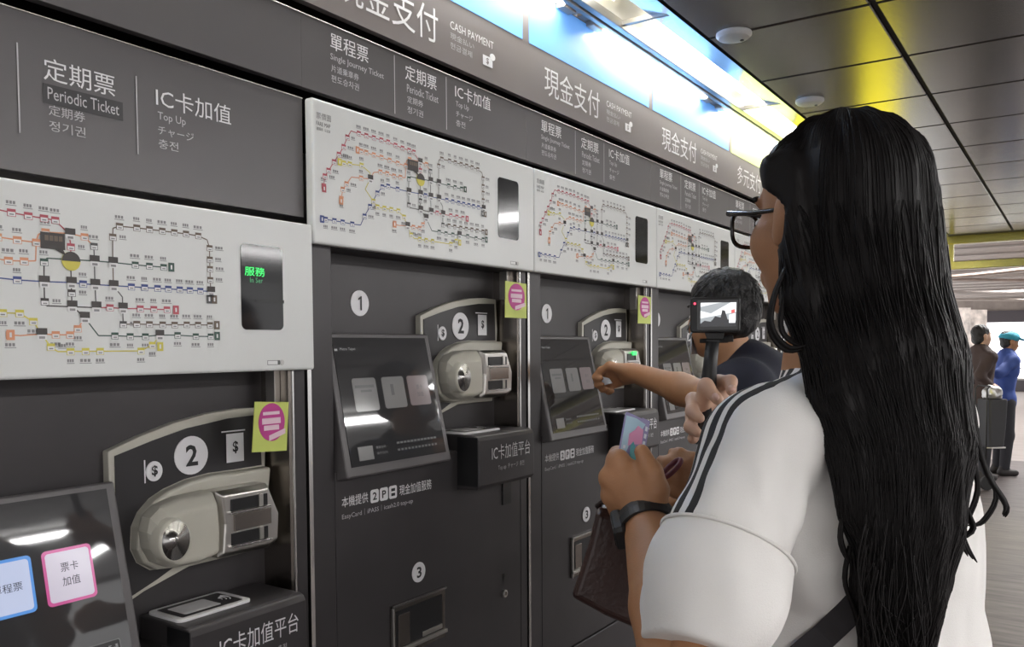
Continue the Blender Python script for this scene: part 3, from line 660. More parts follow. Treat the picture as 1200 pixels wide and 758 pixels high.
def pay_sign(y0, txt, colr, label):
    t = thing('payment_sign', label, 'sign', (0, y0*K, 0), 'payment signs along the wall top'); N = lambda: MB(lambda p: (p[0]*K, p[1]*K, zz(p[2])))
    b = N(); b.box(-.02, 0, .0, .95, 2.245, 2.605, 'sign_grey'); b.build('panel', t)
    b = N(); b.box(-.01, .002, .020, .930, 2.425, 2.600, colr); b.build('colour_band', t)
    b = N(); b.text(.002, txt, .112, .500, 2.284, 2.380, 'white_print'); b.build('lettering', t); b = N(); b.text(.002, 'CASH PAYMENT' if '現' in txt else 'MULTI PAYMENT', .555, .768, 2.346, 2.368, 'white_print'); b.text(.002, '現金払い' if '現' in txt else '各種支払い', .555, .668, 2.318, 2.336, 'grey_print'); b.text(.002, '현금결제', .555, .658, 2.291, 2.309, 'grey_print')
    b.build('lettering', t); b = N(); b.quad(.002, .712, .762, 2.289, 2.318, 'white_print'); b.disc(.003, .762, 2.322, .013, .010, 'white_print'); b.text(.0028, '$', .728, .742, 2.293, 2.313, 'sign_grey'); b.build('cash_icon', t)
    return t
pw_ = ['grey payment sign with blue top above the low machine', 'grey 現金支付 sign cut by the top edge of the view, blue top', 'grey 現金支付 sign with blue top, second along, fully in view', 'grey 現金支付 sign with blue top, just left of the long haired head', 'grey 多元支付 sign with lime top at the hairline', 'grey payment sign with yellow top behind the hair', 'grey payment sign with yellow top, last along the wall']
for i in range(-1, 6):
    pay_sign(Y0+PW*i, '現金支付' if i < 3 else '多元支付', 'sign_blue' if i < 3 else ('sign_lime' if i == 3 else 'sign_yellow'), pw_[i+1])

# ================================================================== PEOPLE
def dirc(fx, fz, fy=0.0):               # camera-relative heading (right, away, up) -> unit world vector
    v = RGT*fx+np.array([FWD[0], FWD[1], 0])/math.hypot(FWD[0], FWD[1])*fz; v[2] = fy
    return v/np.linalg.norm(v)
def head_axes(f):                       # forward, left, up
    f = f/np.linalg.norm(f); z = np.array([0, 0, 1.]); l = np.cross(z, f); l /= np.linalg.norm(l); return f, l, np.cross(f, l)
def head_prims(c, f, s=1.0, female=True):
    f, l, u = head_axes(f); ax = np.array([f, l, u]); P = lambda a, b, d: c+s*(a*f+b*l+d*u)
    E = lambda a, b, d, r: ell(P(a, b, d), ax, np.array(r)*s)
    pr = [E(-.008, 0, .035, (.092, .072, .080)), E(.030, 0, -.030, (.058, .060, .075)), E(.038, 0, -.072, (.046, .040, .034)), E(.070, 0, -.090, (.018, .020, .016)),
          E(.010, 0, -.055, (.060, .056, .045)), E(.052, .038, -.022, (.032, .023, .030)), E(.052, -.038, -.022, (.032, .023, .030)),
          cone(P(.085, 0, .010), P(.104, 0, -.028), .006*s, .011*s), E(.096, .011, -.030, (.010, .008, .007)), E(.096, -.011, -.030, (.010, .008, .007)),
          E(.088, 0, -.056, (.010, .021, .006)), E(.086, 0, -.066, (.010, .018, .007)), E(.078, 0, .028, (.014, .042, .010))]
    for q in (1, -1):
        pr += [E(-.002, q*.076, -.005, (.016, .006, .026)), E(-.008, q*.082, .002, (.012, .006, .020)), E(.002, q*.077, -.024, (.009, .005, .010))]
    return pr
def face_parts(c, f, parent, s=1.0):
    f, l, u = head_axes(f)
    b = MB()
    for q in (1, -1):
        e = c+s*(.074*f+q*.031*l+.003*u)
        rings = [[tuple(e+s*(.0115*math.sin(t)*(math.cos(a)*l+math.sin(a)*.6*u)+f*.0115*math.cos(t))) for a in np.linspace(0, 2*math.pi, 13)[:-1]] for t in (.1, .55, 1.0, 1.5)]
        b.loft(rings, 'eye_white'); p2 = e+s*.0118*f
        b.loft([[tuple(p2+s*(.0052*(math.cos(a)*l+math.sin(a)*u)+f*d)) for a in np.linspace(0, 2*math.pi, 13)[:-1]] for d in (-.003, .0012)], 'eye_dark')
        b.tube([c+s*((.088-.012*abs(k)/1.)*f+q*(.030+.016*k)*l+(.030+.004*(1-k*k))*u) for k in (-1, -.3, .4, 1)], .0032*s, 'hair_short', 6)
    o = b.build('eyes', None, smooth=True); rel(o, parent); return o
def hand_prims(w, d, n, th, s=1.0, curl=.5, spread=.0):
    # w wrist, d toward the fingers, n out of the palm, th toward the thumb side
    d = d/np.linalg.norm(d); th = th-d*(th@d); th /= np.linalg.norm(th); n = np.cross(th, d)*(1 if np.cross(th, d)@n > 0 else -1)
    pr = [cone(w, w+d*.03*s, .024*s, .026*s)]
    for i, (o, L) in enumerate(((.028, .038), (.010, .042), (-.009, .039), (-.026, .031))):
        k = w+d*(.085-.004*abs(i-1))*s+th*o*s
        pr.append(cone(w+d*.012*s+th*o*.6*s, k, .0155*s, .0115*s))
        a = curl*.9; p = k
        for j, (ln, r0, r1) in enumerate(((L, .0098, .0088), (L*.62, .0088, .0080), (L*.5, .0080, .0066))):
            ang = a*(j+1)*1.15 if j else a
            q = p+(d*math.cos(ang)+n*math.sin(ang)+th*spread*(1.5-i)*.2)*ln*s; pr.append(cone(p, q, r0*s, r1*s)); p = q
    t0 = w+d*.02*s+th*.018*s+n*.008*s; t1 = w+d*.055*s+th*.045*s+n*.018*s; t2 = t1+(d*.8+n*.5-th*.05)*.032*s; t3 = t2+(d*.75+n*.6-th*.35)*.026*s
    pr += [cone(t0, t1, .017*s, .0125*s), cone(t1, t2, .0115*s, .0098*s), cone(t2, t3, .0098*s, .0075*s)]
    return pr
def limb(a, b, c, r): return [cone(a, b, r[0], r[1]), cone(b, c, r[1]*.98, r[2])]
def torso_axes(f):
    f = np.array([f[0], f[1], 0.]); f /= np.linalg.norm(f); z = np.array([0, 0, 1.]); l = np.cross(z, f); return np.array([f, l, z])
def sines(q, amp, fr, seed=0):
    x, y, z = q[..., 0], q[..., 1], q[..., 2]
    return amp*(np.sin(fr*(x*1.1+y*.7+z*.35)+seed+1.3*np.sin(fr*.6*(y-z)))*.6+np.sin(fr*1.7*(x*.5-y*.9+z*.5)+2.1*seed+np.sin(fr*z*.9))*.4)

def simple_person(label, cat, foot, f, H, hair, top, bottom, arms, headf=None, head_h=None, female=True, hair_long=False, group=None, res=.012, lean=0.0, cap=None):
    """standing figure; arms = [(elbow, wrist, palm dir)] left then right, in world space"""
    f = dirc(*f); ax = torso_axes(f); fw, lf = ax[0], ax[1]; hf = dirc(*headf) if headf else f
    foot = np.array(foot, float); s = H/1.68; up = np.array([0, 0, 1.])
    t = thing('person', label, cat, foot, group)
    hip = foot+up*.86*s; sh = foot+up*1.37*s+fw*lean; hc = foot+up*(H-.115*s)+fw*lean*1.5+hf*.01
    P = head_prims(hc, hf, s)+[cone(sh+up*.0, hc-up*.06*s-hf*.01, .055*s, .050*s)]
    tor = [ell(sh-up*.10*s, ax, (.105*s, .165*s, .20*s)), ell(hip+up*.22*s, ax, (.10*s, .135*s, .20*s)), ell(hip+up*.02*s, ax, (.11*s, .155*s, .15*s)), cone(sh-lf*.15*s-up*.03*s, sh+lf*.15*s-up*.03*s, .055*s, .055*s)]
    legs = []; 
    for q in (1, -1):
        a = hip+lf*q*.085*s-up*.02*s; kn = foot+lf*q*.10*s+up*.47*s+fw*.015; an = foot+lf*q*.105*s+up*.08*s-fw*.01
        legs += limb(a, kn, an, (.082*s, .055*s, .037*s))
    arml = []; sleeves = []; hands = []
    for q, ar in zip((1, -1), arms):
        el, wr, pd = [np.array(v, float) for v in ar[:3]]; S0 = sh+lf*q*.165*s-up*.03*s
        arml += limb(S0, el, wr, (.046*s, .040*s, .026*s)); 
        dd = wr-el; hands += [] if len(ar) > 5 else hand_prims(wr, dd, pd, up if abs(dd[2]) < .8*np.linalg.norm(dd) else fw, s*.95, ar[3] if len(ar) > 3 else .9)
        cut = ar[4] if len(ar) > 4 else .8
        mid = el+(wr-el)*cut if cut > 0 else S0+(el-S0)*(1+cut)
        sleeves += [cone(S0, el if cut > 0 else mid, .066*s, .055*s)]+([cone(el, mid, .055*s, .040*s)] if cut > 0 else [])
    body = sdf_mesh(P+tor+legs+arml, res*1.1, .02)
    hb = sdf_mesh(hands+arml[1::2], max(.004, res*.45), .010)
    hd = sdf_mesh(P, max(.006, res*.5), .016)
    mesh_obj('body', [(*body, 0), (*hb, 0), (*hd, 0)], ['skin_light' if female else 'skin'], t)
    face_parts(hc, hf, t, s)
    infl = lambda pr, r: [('c', p[1], p[2], p[3]+r, p[4]+r) if p[0] == 'c' else ('e', p[1], p[2], p[3]+r) for p in pr]
    zt = sh[2]+.035*s
    V = sdf_mesh(infl(tor, .022)+infl(sleeves, .0)+[cone(sh-up*.01, sh+up*.055*s, .072*s, .060*s)], res, .03, cut=lambda q, F: np.maximum(F, (hip[2]-.10*s)-q[..., 2]), disp=lambda q: sines(q, .004, 45))
    mesh_obj('top', [(*V, 0)], [top], t)
    V = sdf_mesh(infl(legs, .016)+infl(tor[2:3], .012), res*1.1, .03, cut=lambda q, F: np.maximum(np.maximum(F, q[..., 2]-(hip[2]+.06*s)), (foot[2]+.07*s)-q[..., 2]))
    mesh_obj('trousers', [(*V, 0)], [bottom], t)
    for q in (1, -1):
        a = foot+lf*q*.105*s
        V = sdf_mesh([cone(a-fw*.05*s+up*.042*s, a+fw*.11*s+up*.036*s, .042*s, .036*s), cone(a-fw*.03*s+up*.05*s, a-fw*.03*s+up*.10*s, .045*s, .040*s)], .009, .02, cut=lambda q_, F: np.maximum(F, foot[2]-q_[..., 2]))
        mesh_obj('shoe', [(*V, 0)], ['shoe'], t)
    hp = [ell(hc+s*(-.014*hf+.044*up), np.array(head_axes(hf)), np.array((.099, .082, .086))*s)]
    if hair_long: hp += [cone(hc-hf*.055*s-up*.02*s, sh-fw*.09*s-up*.16*s, .075*s, .05*s)]
    else: hp += [ell(hc+s*(-.045*hf-.030*up), np.array(head_axes(hf)), np.array((.058, .070, .062))*s)]
    c0, s0 = hc, s
    def hcut(q, F):
        d = q-c0; a = d@hf; u = d@up
        return np.maximum(F, np.minimum(a/s0-.018-.75*np.maximum(u/s0-.0, 0), .09*1-u/s0*.6)*s0)
    V = sdf_mesh(hp, max(.005, res*.5), .02, cut=hcut, disp=lambda q: sines(q, .0025, 130))
    mesh_obj('hair', [(*V, 0)], [hair], t)
    return t, dict(hc=hc, hf=hf, sh=sh, hip=hip, f=fw, l=lf, s=s)

# ---------------- the woman in the white top
WT = thing('person', 'woman in white top with black shoulder stripes and very long black hair, holding a card', 'person', (at(1000, 700, 1.0)[0], at(1000, 700, 1.0)[1], 0))
hf = dirc(-.47, .883); hc = at(976, 257, .97); HF, HL, HU = head_axes(hf)
tf = dirc(-.574, .819); TA = torso_axes(tf); TF, TL, UP = TA
neck = at(985, 428, 1.0)
shL, shR = at(906, 512, .90), at(1085, 494, 1.10)
elL, wrL = at(812, 822, .77), at(757, 606, .985)
elR, wrR = at(930, 690, 1.16), at(882, 596, 1.12)
chest = (shL+shR)/2-UP*.10; hipc = np.array([chest[0], chest[1], .90])-TF*.01
W1 = [at(724, 540, 1.0), at(716, 560, 1.003), at(718, 580, 1.008), at(726, 596, 1.012)]
handL = [cone(wrL, at(748, 570, .998), .0255, .029), ell(at(747, 572, 1.0), np.eye(3), (.027, .028, .030))]
for kx, (a, r) in zip(W1, ((.014), (.0148), (.014), (.0125)) and [(W1[0], .0135), (W1[1], .0145), (W1[2], .0138), (W1[3], .0122)]):
    handL.append(cone(at(750, 588, .992), a, .020, r))
tipL = [(724, 533, 1.036, 742, 540, 1.062, 756, 548, 1.060), (719, 556, 1.045, 741, 550, 1.062, 756, 552, 1.056), (719, 572, 1.05, 744, 574, 1.060, 757, 574, 1.052), (728, 592, 1.048, 748, 591, 1.055, 759, 588, 1.046)]
for a, q in zip(W1, tipL):
    p1, p2, p3 = at(*q[0:3]), at(*q[3:6]), at(*q[6:9])
    handL += [cone(a, p1, .0122, .0102), cone(p1, p2, .0102, .0092), cone(p2, p3, .0092, .0075)]
handL += [cone(at(762, 594, .982), at(769, 574, .972), .019, .0145), cone(at(769, 574, .972), at(764, 553, .974), .0132, .0118), cone(at(764, 553, .974), at(752, 529, .986), .0114, .0090)]
armL = [cone(shL-UP*.01, elL, .036, .041), cone(elL, elL*.55+wrL*.45, .041, .040), cone(elL*.55+wrL*.45, wrL, .039, .0265)]
handR = hand_prims(wrR, at(800, 555, 1.085)-wrR, dirc(-.2, .9), UP, .88, .45)
armR = limb(shR, elR, wrR, (.048, .040, .026))
neckp = [cone(neck-UP*.05, hc-UP*.055-HF*.015, .060, .052)]
torso = [ell(chest-UP*.04, TA, (.08, .13, .17)), ell(chest-UP*.25, TA, (.09, .13, .2)), ell(hipc, TA, (.105, .16, .16)), cone(shL-UP*.03, shR-UP*.03, .036, .036), cone(neck-UP*.06, neck, .07, .06)]
leg = []
for q in (1, -1): leg += limb(hipc+TL*q*.085-UP*.04, hipc+TL*q*.09-UP*.45, np.array([*(hipc+TL*q*.095)[:2], .08]), (.085, .056, .038))
hd = sdf_mesh(head_prims(hc, hf, 1.0)+neckp, .0042, .014)
hl = sdf_mesh(armL[1:]+handL, .0028, .0075, smooth=2)
hr = sdf_mesh(armR+handR, .004, .009)
bd = sdf_mesh(torso+leg+armL[:1]+armR[:1]+neckp, .012, .03)
mesh_obj('body', [(*bd, 0), (*hd, 0), (*hl, 0), (*hr, 0)], ['skin'], WT)
face_parts(hc, hf, WT)
# white top: torso with dropped left shoulder and wide sleeve
slA, slM, slE = shL+UP*.0, at(848, 640, .845), at(812, 772, .79)
bodyp = [ell(chest+UP*.035, TA, (.085, .150, .085)), ell(chest-UP*.03, TA, (.122, .175, .18)), ell(chest-UP*.22, TA, (.135, .192, .26)), ell(chest-UP*.42, TA, (.140, .20, .22)), cone(shL, neck-UP*.05, .052, .060), cone(shR, neck-UP*.05, .054, .060), cone(neck-UP*.06, neck-UP*.012, .072, .062)]
upper = [cone(slA, slM, .055, .061), cone(at(852, 505, .915), at(822, 600, .90), .022, .024)]
rsl = [cone(shR, shR*.4+elR*.6, .055, .066)]
axd = (slM-slA)/np.linalg.norm(slM-slA)
_sd = RGT-UP*.50; _sd /= np.linalg.norm(_sd); SN = axd-_sd*(axd@_sd); SN /= np.linalg.norm(SN)
CREASE = []
def folds(q): 
    d = sines(q, .0028, 42, 1)+sines(q, .0012, 95, 3)
    t = (q-slM)@SN; d = d-.0022*np.exp(-((t+.003)/.005)**2)*0
    d = d*np.clip(-t/.03, 0, 1)+.009*np.clip((t-.001)/.010, 0, 1)
    for P_, amp, wd2 in CREASE:
        for a_, b_ in zip(P_[:-1], P_[1:]):
            ab = b_-a_; tt = np.clip(((q-a_)@ab)/(ab@ab), 0, 1); dd = np.linalg.norm(q-a_-tt[..., None]*ab, axis=-1); d = d+amp*np.exp(-(dd/wd2)**2)*.6*np.clip(1-t/.02, 0, 1)
    return d
V1 = sdf_mesh(bodyp+upper+rsl, .0058, .020, cut=lambda q, F: np.maximum(F, .86-q[..., 2]), disp=folds, smooth=2)
lowp = [cone(slM-axd*.045, slM*.6+slE*.4, .0665, .0665), cone(slM*.6+slE*.4, slE, .0655, .050)]
ad2 = (slE-slM)/np.linalg.norm(slE-slM)
V2 = sdf_mesh(lowp, .0038, .02, cut=lambda q, F: np.maximum(np.maximum(F, (q-slE)@ad2+.004), -((q-slM)@SN)-.001), disp=lambda q: (sines(q, .0045, 34, 2)+sines(q, .0016, 80, 5))*np.clip(((q-slM)@SN)/.03, 0, 1), smooth=2)
from mathutils.bvhtree import BVHTree
def tree(V): return BVHTree.FromPolygons([tuple(p) for p in V[0]], [tuple(f) for f in V[1]])
TREE = tree(V1)
def onshirt(px, py, dflt=.93):
    d = at(px, py, 1)-CAMP; h = TREE.ray_cast(Vector(CAMP), Vector(d))
    return np.array(h[0]) if h[0] else at(px, py, dflt)
for pts_, amp_, w2_ in (([(932, 530), (925, 575), (918, 620), (912, 665), (900, 720), (884, 758)], .010, .014), ([(905, 540), (915, 580), (905, 640)], .006, .010), ([(880, 560), (895, 600), (903, 640)], .004, .010),
    ([(960, 560), (950, 640), (930, 740)], .005, .016), ([(860, 500), (842, 560), (830, 600)], -.006, .014), ([(985, 480), (960, 540), (955, 620)], .003, .018), ([(940, 600), (945, 680), (935, 758)], -.006, .014)):
    CREASE.append(([onshirt(x, y) for x, y in pts_], amp_, w2_))
V1 = sdf_mesh(bodyp+upper+rsl, .0058, .020, cut=lambda q, F: np.maximum(F, .86-q[..., 2]), disp=folds, smooth=2); TREE = tree(V1)
# stripes: painted along the shoulder line as a fabric pattern (distance from a plane through neck, shoulder, sleeve front)
SP = [onshirt(x, y) for x, y in ((975, 414), (962, 420), (944, 431), (922, 442), (901, 452), (885, 459), (870, 467), (858, 479), (849, 497), (838, 525), (826, 555), (812, 592), (806, 606))]
def stripe_attr(ob):
    me = ob.data; co = np.zeros(len(me.vertices)*3); me.vertices.foreach_get('co', co); co = co.reshape(-1, 3)
    best = np.full(len(co), 9.); sg = np.zeros(len(co))
    for a_, b_ in zip(SP[:-1], SP[1:]):
        ab = b_-a_; t_ = np.clip(((co-a_)@ab)/(ab@ab), 0, 1); v_ = co-a_-t_[:, None]*ab; dd = np.linalg.norm(v_, axis=1)
        out_ = np.cross((a_+b_)/2-CAMP, ab); out_ /= np.linalg.norm(out_)
        if out_@RGT > 0: out_ = -out_
        s_ = np.sign(v_@out_); up_ = dd < best; best[up_] = dd[up_]; sg[up_] = s_[up_]
    d = -best*sg; t = (co-slM)@SN
    a = me.attributes.new('stripe', 'FLOAT', 'POINT'); a.data.foreach_set('value', d.astype(np.float32))
M = mat('white_cotton', (.72, .70, .675), .85, bump=.12, bscale=700)
nt = M.node_tree; bs = nt.nodes['Principled BSDF']
A_ = nt.nodes.new('ShaderNodeAttribute'); A_.attribute_name = 'stripe'
cr = nt.nodes.new('ShaderNodeValToRGB'); cr.color_ramp.interpolation = 'CONSTANT'
mr = nt.nodes.new('ShaderNodeMapRange'); mr.inputs[1].default_value = -.06; mr.inputs[2].default_value = .06; nt.links.new(A_.outputs['Fac'], mr.inputs[0]); nt.links.new(mr.outputs[0], cr.inputs[0])
STRIPES = [(-.045, -.034), (-.0265, -.0155), (-.0065, .0055)]
el = cr.color_ramp.elements; el[0].position = 0; el[0].color = (.72, .70, .675, 1); el[1].position = 1; el[1].color = (.72, .70, .675, 1)
for a_, b_ in STRIPES:
    e = el.new((a_+.06)/.12); e.color = (.015, .014, .015, 1); e = el.new((b_+.06)/.12); e.color = (.72, .70, .675, 1)
nt.links.new(cr.outputs[0], bs.inputs['Base Color'])
ob = mesh_obj('white_top', [(*V1, 0)], ['white_cotton'], WT); stripe_attr(ob); ob['label'] = 'white top with black shoulder stripes'
mat('white_plain', (.72, .70, .675), .85, bump=.12, bscale=700)
mesh_obj('sleeve_cuff', [(*V2, 0)], ['white_plain'], WT)
T2 = tree(V2); sa = np.cross(SN, UP); sa /= np.linalg.norm(sa); sb = np.cross(SN, sa); ringp = []
for i in range(48):
    a = 2*math.pi*i/48; dv = sa*math.cos(a)+sb*math.sin(a); o0 = slM+SN*.006; h = T2.ray_cast(Vector(o0+dv*.3), Vector(-dv))
    if h[0] and (np.array(h[0])-o0)@dv > .02: ringp.append(np.array(h[0])-SN*.005)
b = MB(); b.tube(ringp+[ringp[0]], .0018, 'white_plain', 8, cap=False); rel(b.build('sleeve_seam', None, smooth=True), WT)
tr = [('c', p[1], p[2], p[3]+.016, p[4]+.016) for p in leg]+[ell(hipc, TA, (.118, .172, .17))]
V = sdf_mesh(tr, .012, .03, cut=lambda q, F: np.maximum(np.maximum(F, q[..., 2]-.98), .07-q[..., 2]))
mesh_obj('trousers', [(*V, 0)], ['trouser_dark'], WT)
for q in (1, -1):
    a = np.array([*(hipc+TL*q*.095)[:2], 0.])
    V = sdf_mesh([cone(a-TF*.05+UP*.042, a+TF*.11+UP*.036, .042, .036), cone(a-TF*.02+UP*.05, a-TF*.02+UP*.10, .045, .040)], .009, .02, cut=lambda q_, F: np.maximum(F, -q_[..., 2]))
    mesh_obj('shoe', [(*V, 0)], ['shoe'], WT)
# long hair: cap and falling mass, then strands over it
def hx(a, b_, d): return hc+a*HF+b_*HL+d*HU
path = [at(1003, 250, .95), at(1018, 340, .925), at(1040, 430, .895), at(1060, 520, .87), at(1060, 610, .86), at(1052, 690, .855), at(1050, 762, .855), at(1050, 830, .855)]
prad = [.074, .074, .072, .060, .050, .041, .029, .018]
hp = [ell(hx(-.012, 0, .030), np.array([HF, HL, HU]), (.101, .083, .088)), ell(hx(-.045, 0, -.03), np.array([HF, HL, HU]), (.070, .078, .10))]
for i in range(len(path)-1): hp.append(cone(path[i], path[i+1], prad[i], prad[i+1]))
hp += [cone(hx(.0, .082, .05), at(945, 350, .90), .020, .022), cone(at(945, 350, .90), at(990, 470, .87), .022, .03), cone(at(990, 470, .87), at(1008, 600, .85), .028, .02)]
def hairface(q, F):
    d = q-hc; a = d@HF; u = d@HU; lt = d@HL
    face = a+.026*np.exp(-((u+.012)/.030)**4)-.004-1.1*np.clip(u-.022, 0, .2)
    neckcut = np.where((u < -.0) & (a > -.02), .02-np.maximum(0, -(a-.016)), -1)
    return np.maximum(F, np.where(u < .085, face, -1))
def hairdisp(q):
    d = q-hc; s1 = d@RGT; u = q[..., 2]
    return .0018*np.sin(s1*230+4*np.sin(u*9)+u*14)+.0010*np.sin(s1*520+u*11+2)
V = sdf_mesh(hp, .0050, .020, cut=hairface, disp=hairdisp, smooth=1)
hairo = mesh_obj('hair', [(*V, 0)], ['hair_black'], WT); HT = tree(V)
def onhair(c, d, lift=.0007):
    h = HT.ray_cast(Vector(c+d*.3), Vector(-d)); return np.array(h[0])+d*lift if h[0] else None
rn = random.Random(11)
def cat(P, t):
    t = max(0, min(len(P)-1.001, t)); i = int(t); u = t-i
    p0, p1, p2, p3 = P[max(i-1, 0)], P[i], P[min(i+1, len(P)-1)], P[min(i+2, len(P)-1)]
    return .5*((2*p1)+(-p0+p2)*u+(2*p0-5*p1+4*p2-p3)*u*u+(-p0+3*p1-3*p2+p3)*u**3)
b = MB()
for k in range(900):
    a = rn.uniform(-.7, math.pi+.5); off = 1.0; t1 = rn.uniform(5.3, 6.9); t0 = rn.uniform(-.4, 3.2)
    ph = rn.uniform(0, 6); amp = rn.uniform(.0005, .0025); pts = []; n = 13
    for j in range(n):
        t = t0+(t1-t0)*j/(n-1); c = cat(path, t); r = float(np.interp(t, range(len(prad)), prad)); flare = 1
        aa = a+.12*math.sin(ph+t*.8)
        dv = RGT*math.cos(aa)-np.array([FWD[0], FWD[1], 0])*math.sin(aa); dv /= np.linalg.norm(dv); hpt = onhair(c, dv, rn.uniform(-.0003, .0012))
        if hpt is not None: pts.append(hpt)
    if len(pts) < 6: continue
    n = len(pts)
    b.tube(pts, [.0003]+[.0010]*(n-3)+[.0008, .0003], 'hair_black', 3)
for k in range(330):                       # strands over the crown, from the parting down to the nape
    a = rn.uniform(1.15, 2*math.pi-1.15); tmx = rn.uniform(.9, 2.2); pts = []; off = rn.uniform(.99, 1.015)
    for j in range(10):
        th = .12+(tmx if abs(a-math.pi) < 1.2 else min(tmx, 1.05))*j/9
        v = hx(-.012, 0, .030)+off*(.102*math.sin(th)*math.cos(a)*HF+.084*math.sin(th)*math.sin(a)*HL+.089*math.cos(th)*HU)
        dv = v-hx(-.012, 0, .030); dv /= np.linalg.norm(dv); hpt = onhair(hx(-.012, 0, .030), dv)
        if hpt is None or (len(pts) and np.linalg.norm(hpt-pts[-1]) > .04): break
        pts.append(hpt)
    if len(pts) < 5: continue
    b.tube(pts, [.0003]+[.0008]*(len(pts)-4)+[.0006, .0004, .0002], 'hair_black', 3)
for k in range(130):                        # loose ends at the tips
    x0 = rn.uniform(1014, 1086); y0 = rn.uniform(600, 700); sgn = 1 if x0 > 1052 else -1; zz_ = rn.uniform(.80, .84)
    P_ = [at(x0, y0, zz_), at(x0+sgn*rn.uniform(-4, 10), y0+50, zz_), at(x0+sgn*rn.uniform(-12, 16), y0+95, zz_), at(x0+sgn*rn.uniform(-25, 18), y0+rn.uniform(110, 150), zz_)]
    b.tube([cat(P_, 3*i/11) for i in range(12)], [.0007]*8+[.0006, .0005, .0004, .0002], 'hair_black', 4)
def wisp(P, r=.0016, n=16, k=1):
    for j in range(k):
        o = np.array([rn.uniform(-.004, .004) for _ in range(3)]) if j else np.zeros(3)
        pts = [cat(P, (len(P)-1)*i/(n-1))+o*(i/(n-1)) for i in range(n)]; b.tube(pts, [r]*(n-4)+[r*.9, r*.7, r*.5, r*.2], 'hair_black', 5)
wisp([at(1126, 430, .86), at(1139, 470, .86), at(1147, 520, .86), at(1160, 560, .86), at(1180, 592, .86), at(1178, 606, .86)], .0026, 18, 4)
wisp([at(1122, 440, .86), at(1135, 500, .86), at(1143, 545, .86), at(1146, 580, .86), at(1130, 620, .86)], .0022, 16, 3)
wisp([at(1112, 480, .86), at(1124, 540, .86), at(1131, 590, .86), at(1140, 618, .86), at(1120, 632, .86)], .0022, 16, 3)
wisp([at(1118, 500, .86), at(1150, 540, .86), at(1166, 580, .86), at(1150, 610, .86), at(1132, 616, .86)], .0016, 18, 2)
wisp([at(1110, 540, .86), at(1120, 590, .86), at(1127, 630, .86), at(1140, 655, .86)], .0024, 14, 3)
wisp([at(1105, 600, .86), at(1114, 640, .86), at(1112, 690, .86), at(1090, 730, .86)], .0030, 14, 3)
wisp([at(1090, 640, .86), at(1098, 690, .86), at(1080, 735, .86), at(1062, 752, .86)], .0030, 14, 4)
wisp([at(1100, 300, .90), at(1112, 350, .89), at(1128, 400, .88), at(1142, 450, .87)], .0026, 14, 3)
wisp([at(928, 300, .90), at(908, 345, .895), at(903, 385, .89), at(922, 410, .885), at(944, 408, .88)], .0026, 18, 4)
wisp([at(932, 310, .90), at(918, 350, .895), at(915, 385, .89), at(930, 402, .885), at(960, 412, .87)], .0024, 18, 3)
wisp([at(996, 640, .85), at(990, 680, .85), at(1003, 720, .85), at(1010, 760, .85)], .0026, 14, 3)
wisp([at(1000, 560, .85), at(984, 625, .85), at(994, 660, .85)], .0024, 12, 3)
o = b.build('hair_strands', None, smooth=True); o.parent = hairo; o.matrix_parent_inverse = hairo.matrix_parent_inverse.inverted() if False else Matrix.Identity(4)
o.parent = WT; o.matrix_parent_inverse = Matrix.Translation(-Vector(WT.location))
# eyeglasses
g = thing('eyeglasses', 'black framed eyeglasses on the long haired woman', 'glasses', hx(.10, 0, .0))
b = MB()
for q in (1, -1):
    cen = hx(.104, q*.034, -.002); ring = []
    for i in range(28):
        a = 2*math.pi*i/28; ca, sa = math.cos(a), math.sin(a)
        ex_, ez_ = abs(ca)**.65*math.copysign(1, ca)*.0265, abs(sa)**.65*math.copysign(1, sa)*.0205
        ring.append(cen+HL*ex_+HU*ez_-HF*(.006*(ex_*q/.0265)))
    b.tube(ring+[ring[0]], .0027, 'frame_black', 6, cap=False)
    b.tube([cen+HL*q*-.024+HU*.019, cen+HU*.0215, cen+HL*q*.026+HU*.019-HF*.006], .0032, 'frame_black', 6)
b.tube([hx(.106, .010, .006), hx(.109, 0, .009), hx(.106, -.010, .006)], .002, 'frame_black', 6)
rel(b.build('frame', None, smooth=True), g)
for q in (1, -1):
    b = MB(); b.tube([hx(.098, q*.064, .015), hx(.090, q*.074, .014), hx(.045, q*.078, .008), hx(.0, q*.080, .006), hx(-.015, q*.079, -.012)], [.0034, .0034, .003, .0026, .0024], 'frame_black', 8); rel(b.build('temple', None, smooth=True), g)
    cen = hx(.1035, q*.034, -.002); b = MB(); pts = []
    for i in range(24):
        a = 2*math.pi*i/24; ca, sa = math.cos(a), math.sin(a)
        pts.append(tuple(cen+HL*abs(ca)**.65*math.copysign(1, ca)*.0255+HU*abs(sa)**.65*math.copysign(1, sa)*.0195-HF*.006*ca*q))
    b.loft([pts, [tuple(np.array(p)+HF*.0012) for p in pts]], 'lens'); rel(b.build('lens', None), g)
